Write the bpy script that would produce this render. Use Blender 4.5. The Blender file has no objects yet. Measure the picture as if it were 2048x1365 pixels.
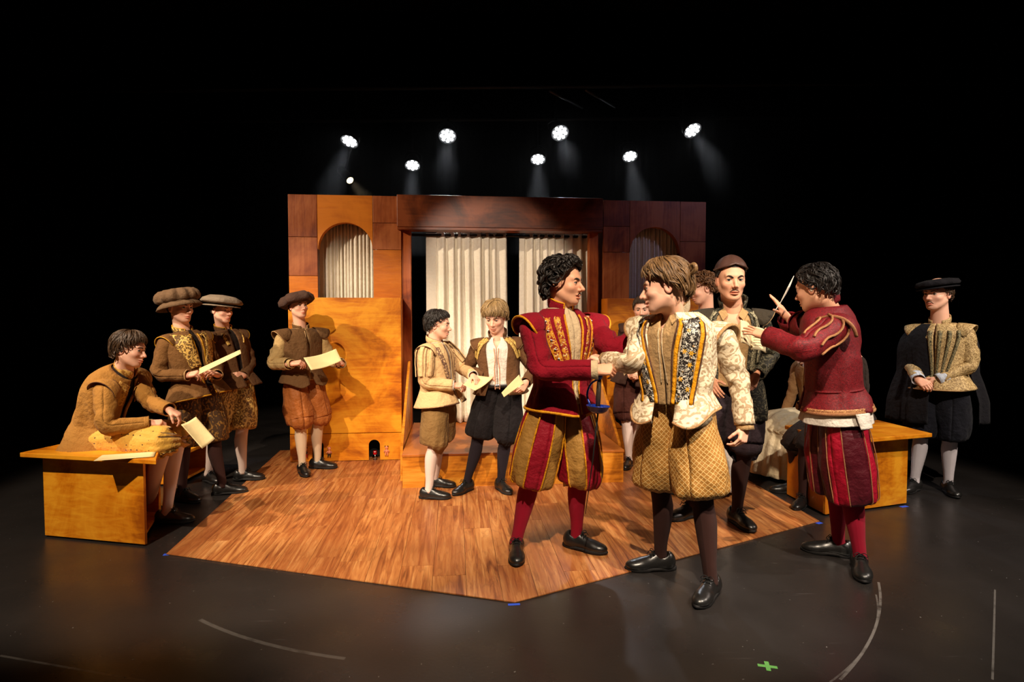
import bpy, bmesh, math, random
import numpy as np
from mathutils import Vector, Matrix
random.seed(7); RNG = np.random.default_rng(7)
PI = math.pi
scene = bpy.context.scene
COL = scene.collection

# ------------------------------------------------------------------ camera
FPX, CAMH = 1200.0, 1.44
PIT = math.atan(50 / FPX)
cam_d = bpy.data.cameras.new('camera'); cam_d.sensor_width = 36.0
cam_d.lens = 36.0 * FPX / 2048; cam_d.clip_start = 0.05
cam = bpy.data.objects.new('camera', cam_d); COL.objects.link(cam)
cam.location = (0, 0, CAMH); cam.rotation_euler = (PI / 2 - PIT, 0, 0)
scene.camera = cam

# ------------------------------------------------------------------ world, exposure
world = bpy.data.worlds.new('world'); scene.world = world; world.use_nodes = True
world.node_tree.nodes['Background'].inputs[0].default_value = (0.75, 0.8, 1.0, 1)
world.node_tree.nodes['Background'].inputs[1].default_value = 0.0025
scene.view_settings.view_transform = 'Standard'; scene.view_settings.look = 'None'
scene.view_settings.gamma = 1.0; scene.view_settings.use_curve_mapping = False
scene.view_settings.exposure = 0.05

# ------------------------------------------------------------------ front-of-house stage lights
def spot(name, loc, target, power, color, angle, blend=0.5, size=0.12):
    d = bpy.data.lights.new(name, 'SPOT'); d.energy = power; d.color = color
    d.spot_size = math.radians(angle); d.spot_blend = blend; d.shadow_soft_size = size
    o = bpy.data.objects.new(name, d); COL.objects.link(o); o.location = loc
    o.rotation_euler = (Vector(target) - Vector(loc)).to_track_quat('-Z', 'Y').to_euler()
    return o
AMBER = (1.0, 0.81, 0.61)
STRAW = (1.0, 0.86, 0.71)
spot('front_light_left', (-2.6, 0.2, 4.7), (-2.0, 4.5, 0.6), 1400, AMBER, 44, 0.35, 0.05)
spot('front_light_centre', (0.1, 0.0, 4.8), (0.1, 3.9, 0.42), 1450, AMBER, 43, 0.35, 0.05)
spot('front_light_right', (2.9, 0.2, 4.8), (2.2, 3.9, 0.6), 1250, STRAW, 44, 0.35, 0.05)
spot('side_light_left', (-5.2, 2.2, 4.4), (-1.5, 5.4, 1.0), 1150, AMBER, 40, 0.25, 0.05)
spot('curtain_light', (-0.9, -2.2, 3.5), (-0.2, 6.4, 1.78), 1600, (1.0, 0.84, 0.68), 12.5, 0.5, 0.05)
spot('lavender_light', (4.6, 2.6, 4.6), (1.75, 6.3, 2.1), 130, (0.62, 0.58, 1.0), 22, 0.5, 0.05)
spot('side_light_right', (5.6, 2.6, 4.2), (2.2, 4.2, 0.9), 480, (1.0, 0.84, 0.72), 44, 0.35, 0.05)

# ------------------------------------------------------------------ pixel helpers (frame 2048 x 1365)
CAMP = np.array([0, 0, CAMH])
def ray(u, v):
    x = (u - 1024) / FPX; z = (682.5 - v) / FPX
    return np.array([x, math.cos(PIT) + z * math.sin(PIT), z * math.cos(PIT) - math.sin(PIT)])
def at(u, v, Y):
    r = ray(u, v); return CAMP + r * (Y / r[1])
def gnd(u, v, z=0.0):
    r = ray(u, v); return CAMP + r * ((z - CAMH) / r[2])
PHI = math.radians(5.5); SO = np.array([0.02, 5.08])
def S(x, y, z=0.0):
    c, s = math.cos(PHI), math.sin(PHI)
    return Vector((SO[0] + x * c - y * s, SO[1] + x * s + y * c, z))

# ------------------------------------------------------------------ object helpers
def mesh_of(name, V, F, uv=None, col=None, smooth=True, mats=None):
    me = bpy.data.meshes.new(name)
    V = np.asarray(V, dtype=np.float64).reshape(-1, 3)
    if isinstance(F, np.ndarray): F = F.tolist()
    me.from_pydata(V.tolist(), [], F)
    if uv is not None:
        uv = np.asarray(uv, dtype=np.float32)
        L = me.uv_layers.new(name='UVMap')
        idx = np.empty(len(me.loops), dtype=np.int32); me.loops.foreach_get('vertex_index', idx)
        L.data.foreach_set('uv', uv[idx].ravel())
    if col is not None:
        a = me.attributes.new('Col', 'FLOAT_COLOR', 'POINT')
        c = np.ones((len(V), 4), dtype=np.float32); c[:, :3] = col
        a.data.foreach_set('color', c.ravel())
    if smooth: me.shade_smooth()
    me.update()
    return me
def obj(name, me, mat=None, parent=None, loc=None, rotz=None):
    o = bpy.data.objects.new(name, me); COL.objects.link(o)
    if mat is not None and me is not None and len(me.materials) == 0: me.materials.append(mat)
    if parent is not None: o.parent = parent
    if loc is not None: o.location = loc
    if rotz is not None: o.rotation_euler = (0, 0, rotz)
    return o
def tag(o, label=None, cat=None, group=None, kind=None):
    if label: o['label'] = label
    if cat: o['category'] = cat
    if group: o['group'] = group
    if kind: o['kind'] = kind
    return o
def empty(name, loc, rotz=0.0):
    o = bpy.data.objects.new(name, None); COL.objects.link(o); o.location = loc
    o.rotation_euler = (0, 0, rotz); o.empty_display_size = 0.1
    return o
class MB:
    """collects boxes, prisms and tubes into one mesh"""
    def __init__(s): s.V = []; s.F = []
    def add(s, V, F):
        b = len(s.V); s.V += [tuple(map(float, v)) for v in V]; s.F += [tuple(i + b for i in f) for f in F]; return s
    def box(s, x0, x1, y0, y1, z0, z1):
        return s.add([(x0,y0,z0),(x1,y0,z0),(x1,y1,z0),(x0,y1,z0),(x0,y0,z1),(x1,y0,z1),(x1,y1,z1),(x0,y1,z1)],
                     [(3,2,1,0),(4,5,6,7),(0,1,5,4),(1,2,6,5),(2,3,7,6),(3,0,4,7)])
    def prism(s, pts, z0, z1, M=None):
        n = len(pts)
        V = [(p[0], p[1], z0) for p in pts] + [(p[0], p[1], z1) for p in pts]
        if M is not None: V = [tuple(M @ Vector(v)) for v in V]
        F = [tuple(range(n))[::-1], tuple(range(n, 2 * n))] + [(i, (i+1) % n, n + (i+1) % n, n + i) for i in range(n)]
        return s.add(V, F)
    def tube(s, P, R, n=8, cap=True, squash=1.0):
        V, F = sweep(P, R, n, cap=cap)[:2]; return s.add(V, F)
    def build(s, name, mat, parent=None, smooth=False, bevel=0.0, **k):
        o = obj(name, mesh_of(name, s.V, s.F, smooth=smooth), mat, parent, **k)
        if bevel:
            m = o.modifiers.new('bevel', 'BEVEL'); m.width = bevel; m.segments = 2; m.limit_method = 'ANGLE'
        return o
def unit(v):
    v = np.asarray(v, float); n = np.linalg.norm(v); return v / n if n > 1e-12 else v
def frames(P):
    """rotation-minimising frames along a polyline"""
    P = np.asarray(P, float); n = len(P)
    T = np.array([unit(P[min(i+1, n-1)] - P[max(i-1, 0)]) for i in range(n)])
    ref = np.array([0, 0, 1.0]) if abs(T[0][2]) < 0.9 else np.array([0, -1.0, 0])
    A = [unit(ref - T[0] * (ref @ T[0]))]
    for i in range(1, n):
        a = A[-1] - T[i] * (A[-1] @ T[i]); A.append(unit(a))
    A = np.array(A); B = np.cross(T, A)
    return T, A, B
def sweep(P, R, n=12, cap=True, ref=None, disp=None):
    """tube along P; R is a radius, or (ra, rb), per point. returns V, F, UV"""
    P = np.asarray(P, float); m = len(P)
    R = np.asarray(R, float)
    if R.ndim == 0: R = np.full(m, float(R))
    if R.ndim == 1: R = np.stack([R, R], 1)
    T, A, B = frames(P)
    if ref is not None:
        A = np.array([unit(np.asarray(ref) - t * (np.asarray(ref) @ t)) for t in T]); B = np.cross(T, A)
    th = np.arange(n + 1) / n * 2 * PI
    ln = np.concatenate([[0], np.cumsum(np.linalg.norm(np.diff(P, axis=0), axis=1))])
    V = []; UV = []
    for i in range(m):
        k = np.ones(n + 1) if disp is None else 1 + disp(th, ln[i] / max(ln[-1], 1e-9), i)
        ring = P[i] + (np.cos(th) * R[i, 0] * k)[:, None] * A[i] + (np.sin(th) * R[i, 1] * k)[:, None] * B[i]
        ring[-1] = ring[0]
        V.append(ring); UV.append(np.stack([th / (2 * PI), np.full(n + 1, ln[i])], 1))
    V = np.concatenate(V); UV = np.concatenate(UV)
    F = [(i*(n+1)+j, i*(n+1)+j+1, (i+1)*(n+1)+j+1, (i+1)*(n+1)+j) for i in range(m-1) for j in range(n)]
    if cap:
        F.append(tuple(range(n))[::-1]); F.append(tuple((m-1)*(n+1)+j for j in range(n)))
    return V, F, UV
def spline(P, n):
    """Catmull-Rom resample to n points"""
    P = np.asarray(P, float)
    Q = np.vstack([2*P[0]-P[1], P, 2*P[-1]-P[-2]]); out = []
    m = len(P) - 1
    for k in range(n):
        t = k / (n - 1) * m; i = min(int(t), m - 1); f = t - i
        p0, p1, p2, p3 = Q[i], Q[i+1], Q[i+2], Q[i+3]
        out.append(0.5*((2*p1)+(-p0+p2)*f+(2*p0-5*p1+4*p2-p3)*f*f+(-p0+3*p1-3*p2+p3)*f**3))
    return np.array(out)
def revolve(prof, n=20):
    """surface of revolution about z; prof: (radius, z) from one end to the other"""
    th = np.arange(n) / n * 2 * PI; V = [(max(r, 1e-4) * math.cos(a), max(r, 1e-4) * math.sin(a), z) for r, z in prof for a in th]; m = len(prof)
    F = [(i*n+j, i*n+(j+1) % n, (i+1)*n+(j+1) % n, (i+1)*n+j) for i in range(m-1) for j in range(n)] + [tuple(range(n))[::-1], tuple((m-1)*n+j for j in range(n))]
    return V, F
def interp(x, xs, ys): return np.interp(x, xs, ys)

# ------------------------------------------------------------------ materials
MATS = {}
class NT:
    def __init__(s, name):
        s.m = bpy.data.materials.new(name); s.m.use_nodes = True; s.t = s.m.node_tree
        s.b = s.t.nodes['Principled BSDF']
    def n(s, kind, **k):
        nd = s.t.nodes.new('ShaderNode' + kind)
        for a, v in k.items():
            if a in ('ins',):
                for i, x in v.items(): s.put(nd, i, x)
            else: setattr(nd, a, v)
        return nd
    def put(s, nd, i, x):
        if isinstance(x, bpy.types.NodeSocket): s.t.links.new(x, nd.inputs[i])
        else: nd.inputs[i].default_value = x
    def math(s, op, a, b=0.0, c=0.0):
        nd = s.n('Math', operation=op); s.put(nd, 0, a); s.put(nd, 1, b)
        if op in ('MULTIPLY_ADD', 'SMOOTH_MIN', 'COMPARE', 'WRAP'): s.put(nd, 2, c)
        return nd.outputs[0]
    def mix(s, f, a, b):
        nd = s.n('Mix', data_type='RGBA'); s.put(nd, 0, f); s.put(nd, 6, a); s.put(nd, 7, b); return nd.outputs[2]
    def ramp(s, f, stops, interp='LINEAR'):
        nd = s.n('ValToRGB'); nd.color_ramp.interpolation = interp
        el = nd.color_ramp.elements
        while len(el) < len(stops): el.new(0.5)
        for e, (p, c) in zip(el, stops):
            e.position = p; e.color = c4(c)
        s.put(nd, 0, f); return nd.outputs[0]
    def noise(s, vec, scale, detail=3.0, rough=0.55, dist=0.0):
        nd = s.n('TexNoise'); s.put(nd, 'Scale', scale); s.put(nd, 'Detail', detail); s.put(nd, 'Roughness', rough); s.put(nd, 'Distortion', dist)
        if vec is not None: s.put(nd, 'Vector', vec)
        return nd.outputs[0]
    def coord(s, which='UV'): return s.n('TexCoord').outputs[which]
    def mapping(s, vec, scale=(1,1,1), loc=(0,0,0), rot=(0,0,0)):
        nd = s.n('Mapping'); s.put(nd, 'Vector', vec); s.put(nd, 'Scale', scale); s.put(nd, 'Location', loc); s.put(nd, 'Rotation', rot); return nd.outputs[0]
    def sep(s, vec): return s.n('SeparateXYZ', ins={0: vec}).outputs
    def bump(s, h, strength=0.3, dist=0.01):
        nd = s.n('Bump'); s.put(nd, 'Strength', strength); s.put(nd, 'Distance', dist); s.put(nd, 'Height', h)
        s.t.links.new(nd.outputs[0], s.b.inputs['Normal'])
    def fin(s, color=None, rough=0.8, spec=0.3, metal=0.0, sheen=0.0, coat=0.0):
        if color is not None: s.put(s.b, 'Base Color', color if isinstance(color, bpy.types.NodeSocket) else c4(color))
        s.put(s.b, 'Roughness', rough); s.put(s.b, 'Specular IOR Level', spec); s.put(s.b, 'Metallic', metal)
        if sheen: s.put(s.b, 'Sheen Weight', sheen)
        if coat: s.put(s.b, 'Coat Weight', coat); s.put(s.b, 'Coat Roughness', 0.25)
        return s.m
def c4(c): return (c[0], c[1], c[2], 1.0)
def srgb(r, g, b):
    f = lambda x: (x/255/12.92) if x/255 <= 0.04045 else ((x/255+0.055)/1.055)**2.4
    return (f(r), f(g), f(b))
def plain(name, col, rough=0.6, spec=0.3, metal=0.0, **k):
    if name not in MATS: MATS[name] = NT(name).fin(col, rough, spec, metal, **k)
    return MATS[name]
def cloth(name, c1, c2=None, rough=0.85, weave=900, sheen=0.03, fold=0.5):
    """plain woven cloth: soft tone variation, weave and small crumple relief"""
    if name in MATS: return MATS[name]
    t = NT(name); o = t.coord('Object')
    c2 = c2 or tuple(x * 0.72 for x in c1)
    col = t.mix(t.noise(o, 9.0, 4), c4(c1), c4(c2))
    fine = t.noise(t.mapping(o, (1, 1, 0.35)), weave, 2)
    col = t.mix(t.math('MULTIPLY', fine, 0.45), col, c4(tuple(x * 0.6 for x in c1)))
    h = t.math('ADD', t.math('MULTIPLY', t.noise(o, 24, 3), fold), t.math('MULTIPLY', fine, 0.05))
    t.bump(h, 0.75, 0.04)
    MATS[name] = t.fin(col, rough, 0.2, sheen=sheen); return MATS[name]
def brocade(name, ground, figure, scale=26, rough=0.6, thr=0.5, soft=0.03, third=None, metal=0.0):
    """woven scrolling figure in a second colour"""
    if name in MATS: return MATS[name]
    t = NT(name); uv = t.coord('UV')
    w = t.n('TexNoise'); t.put(w, 'Scale', scale * 0.4); t.put(w, 'Vector', uv); t.put(w, 'Detail', 2.0)
    v = t.n('VectorMath', operation='MULTIPLY_ADD'); t.put(v, 0, w.outputs[1]); t.put(v, 1, (0.05, 0.05, 0.05)); t.put(v, 2, uv)
    vo = t.n('TexVoronoi', feature='SMOOTH_F1'); t.put(vo, 'Vector', v.outputs[0]); t.put(vo, 'Scale', scale); t.put(vo, 'Smoothness', 0.2)
    rings = t.math('SINE', t.math('MULTIPLY', vo.outputs[0], 13.0))
    m = t.math('ADD', t.math('MULTIPLY', rings, 0.13), t.noise(v.outputs[0], scale * 1.5, 4, 0.6, 1.2))
    mask = t.ramp(m, [(thr - soft, (0,0,0)), (thr + soft, (1,1,1))])
    col = t.mix(mask, c4(ground), c4(figure))
    if third:
        m2 = t.ramp(t.noise(uv, scale * 0.9, 2), [(0.56, (0,0,0)), (0.6, (1,1,1))])
        col = t.mix(t.math('MULTIPLY', m2, mask), col, c4(third))
    h = t.math('ADD', t.math('MULTIPLY', mask, 0.25), t.noise(t.coord('Object'), 22, 3))
    t.bump(h, 0.5, 0.01)
    MATS[name] = t.fin(col, rough, 0.35, metal); return MATS[name]
def stained_wood(name, c1, c2, c3=None, grain=(1.2, 9, 9), rough=0.45, coat=0.0, blotch=2.2, seed=0.0):
    if name in MATS: return MATS[name]
    t = NT(name); o = t.coord('Object')
    inf = t.n('ObjectInfo')
    v = t.n('VectorMath', operation='MULTIPLY_ADD'); t.put(v, 0, inf.outputs['Random']); t.put(v, 1, (17.0, 31.0, 23.0)); t.put(v, 2, o)
    p = v.outputs[0]
    g = t.noise(t.mapping(p, grain), 3.0, 6, 0.6, 0.8)
    b = t.noise(t.mapping(p, (1, 1, 0.8)), blotch, 5, 0.62, 0.9)
    col = t.ramp(t.math('MULTIPLY_ADD', b, 0.75, t.math('MULTIPLY', g, 0.28)), [(0.40, c3 or c2), (0.50, c2), (0.61, c1)])
    t.bump(g, 0.12, 0.01)
    MATS[name] = t.fin(col, rough, 0.35, coat=coat); return MATS[name]

# ================================================================== THE SETTING
def black_floor_mat():
    t = NT('black_stage_paint'); o = t.coord('Object')
    base = t.mix(t.noise(o, 1.3, 5, 0.6), c4((0.013, 0.0112, 0.0105)), c4((0.028, 0.024, 0.0225)))
    # scuffs: stretched noise threads in two directions
    m = None
    for k, (rot, sc, thr) in enumerate([(0.5, 5.0, 0.69), (-0.9, 6.0, 0.70), (1.7, 4.0, 0.71)]):
        nz = t.noise(t.mapping(o, (0.5, 9.0, 1), (k * 3.1, k, 0), (0, 0, rot)), sc, 4, 0.6, 0.6)
        r = t.ramp(nz, [(thr, (0, 0, 0)), (thr + 0.08, (1, 1, 1))])
        m = r if m is None else t.math('ADD', m, r)
    big = t.ramp(t.noise(o, 0.9, 3), [(0.45, (0, 0, 0)), (0.7, (1, 1, 1))])
    col = t.mix(t.math('MULTIPLY', t.math('MULTIPLY', m, big), 0.5), base, c4((0.22, 0.20, 0.20)))
    dirt = t.ramp(t.noise(o, 55, 2, 0.5), [(0.735, (0, 0, 0)), (0.76, (1, 1, 1))])
    col = t.mix(t.math('MULTIPLY', dirt, 0.5), col, c4((0.28, 0.27, 0.26)))
    # long drag arcs left by moved furniture: (cx, cy, radius, half width, angle from, to)
    xyz = t.sep(o)
    for cx, cy, rad, hw, a0, a1, st in DRAGS:
        dx = t.math('SUBTRACT', xyz[0], cx); dy = t.math('SUBTRACT', xyz[1], cy)
        d = t.math('ABSOLUTE', t.math('SUBTRACT', t.math('SQRT', t.math('ADD', t.math('MULTIPLY', dx, dx), t.math('MULTIPLY', dy, dy))), rad))
        line = t.math('LESS_THAN', d, hw)
        ang = t.math('ARCTAN2', dy, dx)
        seg = t.math('MULTIPLY', t.math('GREATER_THAN', ang, a0), t.math('LESS_THAN', ang, a1))
        brk = t.ramp(t.noise(o, 14, 3), [(0.25, (0, 0, 0)), (0.5, (1, 1, 1))])
        col = t.mix(t.math('MULTIPLY', t.math('MULTIPLY', t.math('MULTIPLY', line, seg), brk), st), col, c4((0.16, 0.15, 0.14)))
    rgh = t.ramp(t.noise(o, 2.3, 4), [(0.3, (0.22,)*3), (0.75, (0.42,)*3)])
    t.bump(t.noise(o, 60, 3), 0.06, 0.005)
    return t.fin(col, rgh, 0.5)
def arc3(u0, v0, u1, v1, u2, v2, hw, st):
    a, b, c = gnd(u0, v0)[:2], gnd(u1, v1)[:2], gnd(u2, v2)[:2]
    M = np.array([b - a, c - a]) * 2; q = np.array([b @ b - a @ a, c @ c - a @ a])
    ctr = np.linalg.solve(M, q); r = np.linalg.norm(a - ctr)
    an = sorted(math.atan2(*(p - ctr)[::-1]) for p in (a, b, c))
    return (ctr[0], ctr[1], r, hw, an[0], an[2], st)
DRAGS = [arc3(1757, 1165, 1745, 1270, 1680, 1360, 0.006, 0.8), arc3(1752, 1190, 1735, 1290, 1660, 1365, 0.004, 0.6),
         arc3(400, 1240, 520, 1285, 690, 1318, 0.010, 0.35), arc3(0, 1312, 130, 1335, 290, 1363, 0.006, 0.5),
         arc3(1990, 1180, 1988, 1260, 1985, 1360, 0.004, 0.7)]
fl = MB().box(-9, 9, -5, 11, -0.1, 0.0).build('floor', black_floor_mat()); tag(fl, kind='structure')

def velour(name='black_velour'):
    if name in MATS: return MATS[name]
    t = NT(name); o = t.coord('Object')
    t.bump(t.noise(t.mapping(o, (1, 1, 0.1)), 30, 3), 0.3, 0.02)
    MATS[name] = t.fin((0.0022, 0.0022, 0.0028), 0.95, 0.1); return MATS[name]
def pleated(w, h, folds, amp, nx=None, nz=14, pinch=0.5, seed=1, flare=1.0, tops=0.0, lean=0.0):
    """hanging cloth: x across, z up, folds in y; returns V, F, UV"""
    rg = np.random.default_rng(seed); nx = nx or folds * 8
    ph = np.cumsum(0.7 + 0.6 * rg.random(folds + 2)); ph = ph / ph[-1]
    knots = np.linspace(0, 1, folds + 2)
    X = np.linspace(0, 1, nx + 1); Z = np.linspace(0, 1, nz + 1)
    fx = np.interp(X, ph, knots * (folds + 1)) * 2 * PI
    a2 = np.interp(X, np.linspace(0, 1, 9), 0.6 + 0.8 * rg.random(9))
    V = []; UV = []
    for z in Z:
        k = (pinch + (1 - pinch) * min(1, (1 - z) * 1.8)) * amp
        sharp = np.sin(fx + 0.5 * np.sin(fx) + 0.4 * (1 - z) * np.sin(3 * X + seed))
        y = k * a2 * (sharp + 0.12 * np.sin(1.7 * fx + 3 * z))
        x = (X - 0.5) * w * (flare + (1 - flare) * z) + 0.15 * k * np.cos(fx) + lean * (1 - z)
        zz = z * h + (tops * np.abs(np.sin(fx * 0.5)) if z == 1 else 0)
        V += list(zip(x, y, np.full_like(x, 0) + zz)); UV += list(zip(X * w, np.full_like(X, z * h)))
    n = nx + 1
    F = [(i*n+j, i*n+j+1, (i+1)*n+j+1, (i+1)*n+j) for i in range(nz) for j in range(nx)]
    return V, F, UV
def drape(name, w, h, folds, amp, mat, loc, rotz, thick=0.006, parent=None, **k):
    V, F, UV = pleated(w, h, folds, amp, **k)
    o = obj(name, mesh_of(name, V, F, UV), mat, parent, loc=loc, rotz=rotz)
    m = o.modifiers.new('thick', 'SOLIDIFY'); m.thickness = thick
    return o
# black masking drapes round the stage
tag(drape('wall_back', 17, 6.2, 70, 0.06, velour(), (0, 9.6, 0), 0, nz=3), kind='structure')
tag(drape('wall_left', 13, 6.2, 55, 0.06, velour(), (-6.3, 3.6, 0), PI/2, nz=3, seed=3), kind='structure')
tag(drape('wall_right', 13, 6.2, 55, 0.06, velour(), (6.3, 3.6, 0), PI/2, nz=3, seed=4), kind='structure')
tag(MB().box(-9, 9, -5, 11, 6.2, 6.3).build('ceiling', plain('black_ceiling', (0.003, 0.003, 0.0035), 0.9)), kind='structure')

# ------------------------------------------------------------------ plank dance floor
def plank_mat():
    t = NT('laminate_plank'); o = t.coord('Object'); inf = t.n('ObjectInfo'); rnd = inf.outputs['Random']
    v = t.n('VectorMath', operation='MULTIPLY_ADD'); t.put(v, 0, rnd); t.put(v, 1, (37.0, 91.0, 0.0)); t.put(v, 2, o)
    p = v.outputs[0]
    g1 = t.noise(t.mapping(p, (6.0, 0.42, 1)), 3.2, 5, 0.6, 1.6)
    g2 = t.noise(t.mapping(p, (24.0, 0.75, 1)), 3.0, 4, 0.65, 0.7)
    knot = t.n('TexVoronoi'); t.put(knot, 'Vector', t.mapping(p, (3.2, 1.3, 1))); t.put(knot, 'Scale', 1.6)
    ringw = t.math('SINE', t.math('MULTIPLY', t.math('ADD', knot.outputs[0], t.math('MULTIPLY', g1, 0.7)), 26.0))
    base = t.ramp(g1, [(0.30, srgb(110, 58, 30)), (0.44, srgb(162, 96, 50)), (0.56, srgb(190, 126, 70)), (0.72, srgb(216, 158, 98))])
    dark = t.ramp(g2, [(0.55, (0, 0, 0)), (0.72, (1, 1, 1))])
    col = t.mix(t.math('MULTIPLY', dark, 0.75), base, c4(srgb(92, 44, 20)))
    col = t.mix(t.math('MULTIPLY', t.ramp(ringw, [(0.72, (0, 0, 0)), (1.0, (1, 1, 1))]), 0.22), col, c4(srgb(84, 40, 20)))
    tone = t.mix(t.math('MULTIPLY', rnd, 0.45), col, c4(srgb(138, 74, 38)))
    t.bump(t.math('ADD', g2, g1), 0.08, 0.004)
    return t.fin(tone, t.ramp(g2, [(0.3, (0.30,)*3), (0.8, (0.46,)*3)]), 0.5)
PLANK = plank_mat()
FLOOR_POLY = [(-2.24, -1.31), (-0.21, -2.12), (2.03, -1.14), (2.06, 1.5), (-2.36, 1.5)]
def clip(poly, a, b):
    """keep the part of poly left of the line a->b"""
    out = []; n = len(poly)
    side = lambda p: (b[0]-a[0])*(p[1]-a[1]) - (b[1]-a[1])*(p[0]-a[0])
    for i in range(n):
        p, q = poly[i], poly[(i+1) % n]; sp, sq = side(p), side(q)
        if sp >= 0: out.append(p)
        if sp * sq < 0:
            t = sp / (sp - sq); out.append((p[0]+t*(q[0]-p[0]), p[1]+t*(q[1]-p[1])))
    return out
wf = empty('floor_wood', S(0, 0, 0), PHI)
tag(wf, kind='structure')
wbase = MB().prism(FLOOR_POLY, 0.001, 0.004).build('underlay', plain('dark_gap', (0.05, 0.022, 0.01), 0.8), wf)
PW, PLN = 0.182, 1.22
x = -2.45; ci = 0
while x < 2.1:
    y = -2.3 - random.random() * PLN
    while y < 1.5:
        g = 0.0009
        poly = [(x+g, y+g), (x+PW-g, y+g), (x+PW-g, y+PLN-g), (x+g, y+PLN-g)]
        for i in range(len(FLOOR_POLY)):
            if len(poly) > 2: poly = clip(poly, FLOOR_POLY[i], FLOOR_POLY[(i+1) % len(FLOOR_POLY)])
        if len(poly) > 2:
            MB().prism(poly, 0.002, 0.0075 + random.random() * 0.0006).build('plank', PLANK, wf)
        y += PLN
    x += PW; ci += 1

# ------------------------------------------------------------------ scenery materials
AMB = stained_wood('amber_plywood', srgb(228, 154, 34), srgb(206, 122, 16), srgb(158, 80, 6), rough=0.42)
AMBD = stained_wood('amber_plywood_plain', srgb(206, 118, 22), srgb(190, 104, 16), srgb(172, 90, 10), rough=0.4, blotch=1.2)
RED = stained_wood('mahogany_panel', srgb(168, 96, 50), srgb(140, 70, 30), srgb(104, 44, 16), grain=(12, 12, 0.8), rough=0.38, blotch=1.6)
BEAM = stained_wood('dark_beam', srgb(132, 66, 30), srgb(104, 48, 18), srgb(72, 30, 10), grain=(0.8, 10, 8), rough=0.4)
POST = stained_wood('post_wood', srgb(176, 92, 40), srgb(146, 66, 22), srgb(112, 46, 14), grain=(12, 12, 0.8), rough=0.4)
PINE = stained_wood('pine_plywood', srgb(226, 156, 56), srgb(198, 120, 28), srgb(122, 60, 10), grain=(1.0, 14, 11), rough=0.42, blotch=1.4)
TOPW = stained_wood('riser_top_ply', srgb(190, 112, 44), srgb(170, 92, 30), srgb(140, 68, 18), grain=(1.2, 9, 9), rough=0.45)
MUSLIN = cloth('muslin', srgb(250, 242, 224), srgb(242, 230, 206), rough=0.9, weave=700, sheen=0.1, fold=0.35)

# ------------------------------------------------------------------ towers with arched window
def arch_panel(mb, x0, x1, z1, ax, r, zs, y0, y1, n=20):
    xs = [ax + r * math.cos(PI - PI * i / n) for i in range(n + 1)]
    zs_ = [zs + r * math.sin(PI * i / n) for i in range(n + 1)]
    V = []; F = []
    P = [(x0, zs)] + list(zip(xs, zs_)) + [(x1, zs)]
    for (px, pz) in P:
        V += [(px, y0, pz), (px, y0, z1), (px, y1, pz), (px, y1, z1)]
    for i in range(len(P) - 1):
        a, b = 4*i, 4*(i+1)
        F += [(a, b, b+1, a+1), (a+2, a+3, b+3, b+2), (a, a+2, b+2, b), (a+1, b+1, b+3, a+3)]
    e = 4*(len(P)-1); F += [(0, 1, 3, 2), (e, e+2, e+3, e+1)]
    return mb.add(V, F)
def tower(x0, x1, mirror, label):
    """x0..x1 in stage coordinates; panels stand 1.6 cm proud of the frame"""
    Y0, ZT = 1.20, 2.66
    t = empty('stage_tower', S((x0+x1)/2, Y0, 0), PHI); tag(t, label, 'scenery tower', 'window towers of the stage set')
    w = (x1 - x0) / 2; W = 2 * w
    def X(f): return (-w + f * W) * (-1 if mirror else 1)
    def bx(name, f0, f1, z0, z1, mat, y0=-0.016, y1=0.004):
        a, b = sorted((X(f0), X(f1))); MB().box(a+0.002, b-0.002, y0, y1, z0+0.002, z1-0.002).build(name, mat, t, bevel=0.002)
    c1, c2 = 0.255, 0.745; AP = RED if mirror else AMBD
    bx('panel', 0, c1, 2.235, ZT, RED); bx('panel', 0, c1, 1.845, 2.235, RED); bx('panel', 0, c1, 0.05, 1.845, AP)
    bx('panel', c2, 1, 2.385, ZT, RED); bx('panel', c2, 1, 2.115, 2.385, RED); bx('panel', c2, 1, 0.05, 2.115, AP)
    a, b = sorted((X(c1), X(c2))); r = (b - a) / 2 - 0.004; zs = 2.385 - r
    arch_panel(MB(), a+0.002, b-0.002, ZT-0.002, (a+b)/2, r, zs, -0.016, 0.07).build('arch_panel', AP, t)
    fr = MB(); fr.box(-w, -w+0.03, 0.004, 0.32, 0, ZT); fr.box(w-0.03, w, 0.004, 0.32, 0, ZT); fr.box(-w+.03, w-.03, 0.07, 0.32, ZT-0.03, ZT)
    fr.box(min(a, b)-0.03, min(a, b), 0.004, 0.075, 0, zs); fr.box(max(a, b), max(a, b)+0.03, 0.004, 0.075, 0, zs)
    fr.build('frame', BEAM, t, bevel=0.002)
    cu = drape('arch_curtain', b - a + 0.06, 1.75, 13, 0.030, MUSLIN, S((x0+x1)/2 + (a+b)/2, Y0 + 0.17, 0.72), PHI, seed=11 if mirror else 5, nz=10, pinch=0.8)
    tag(cu, 'cream gathered curtain hanging in the arched window of the ' + ('right' if mirror else 'left') + ' tower', 'curtain')
tower(-2.16, -1.04, False, 'brightly lit wooden tower with arched curtained window, left of the beam')
tower(1.06, 2.18, True, 'shadowed wooden tower with arched curtained window, right of the beam')

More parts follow.
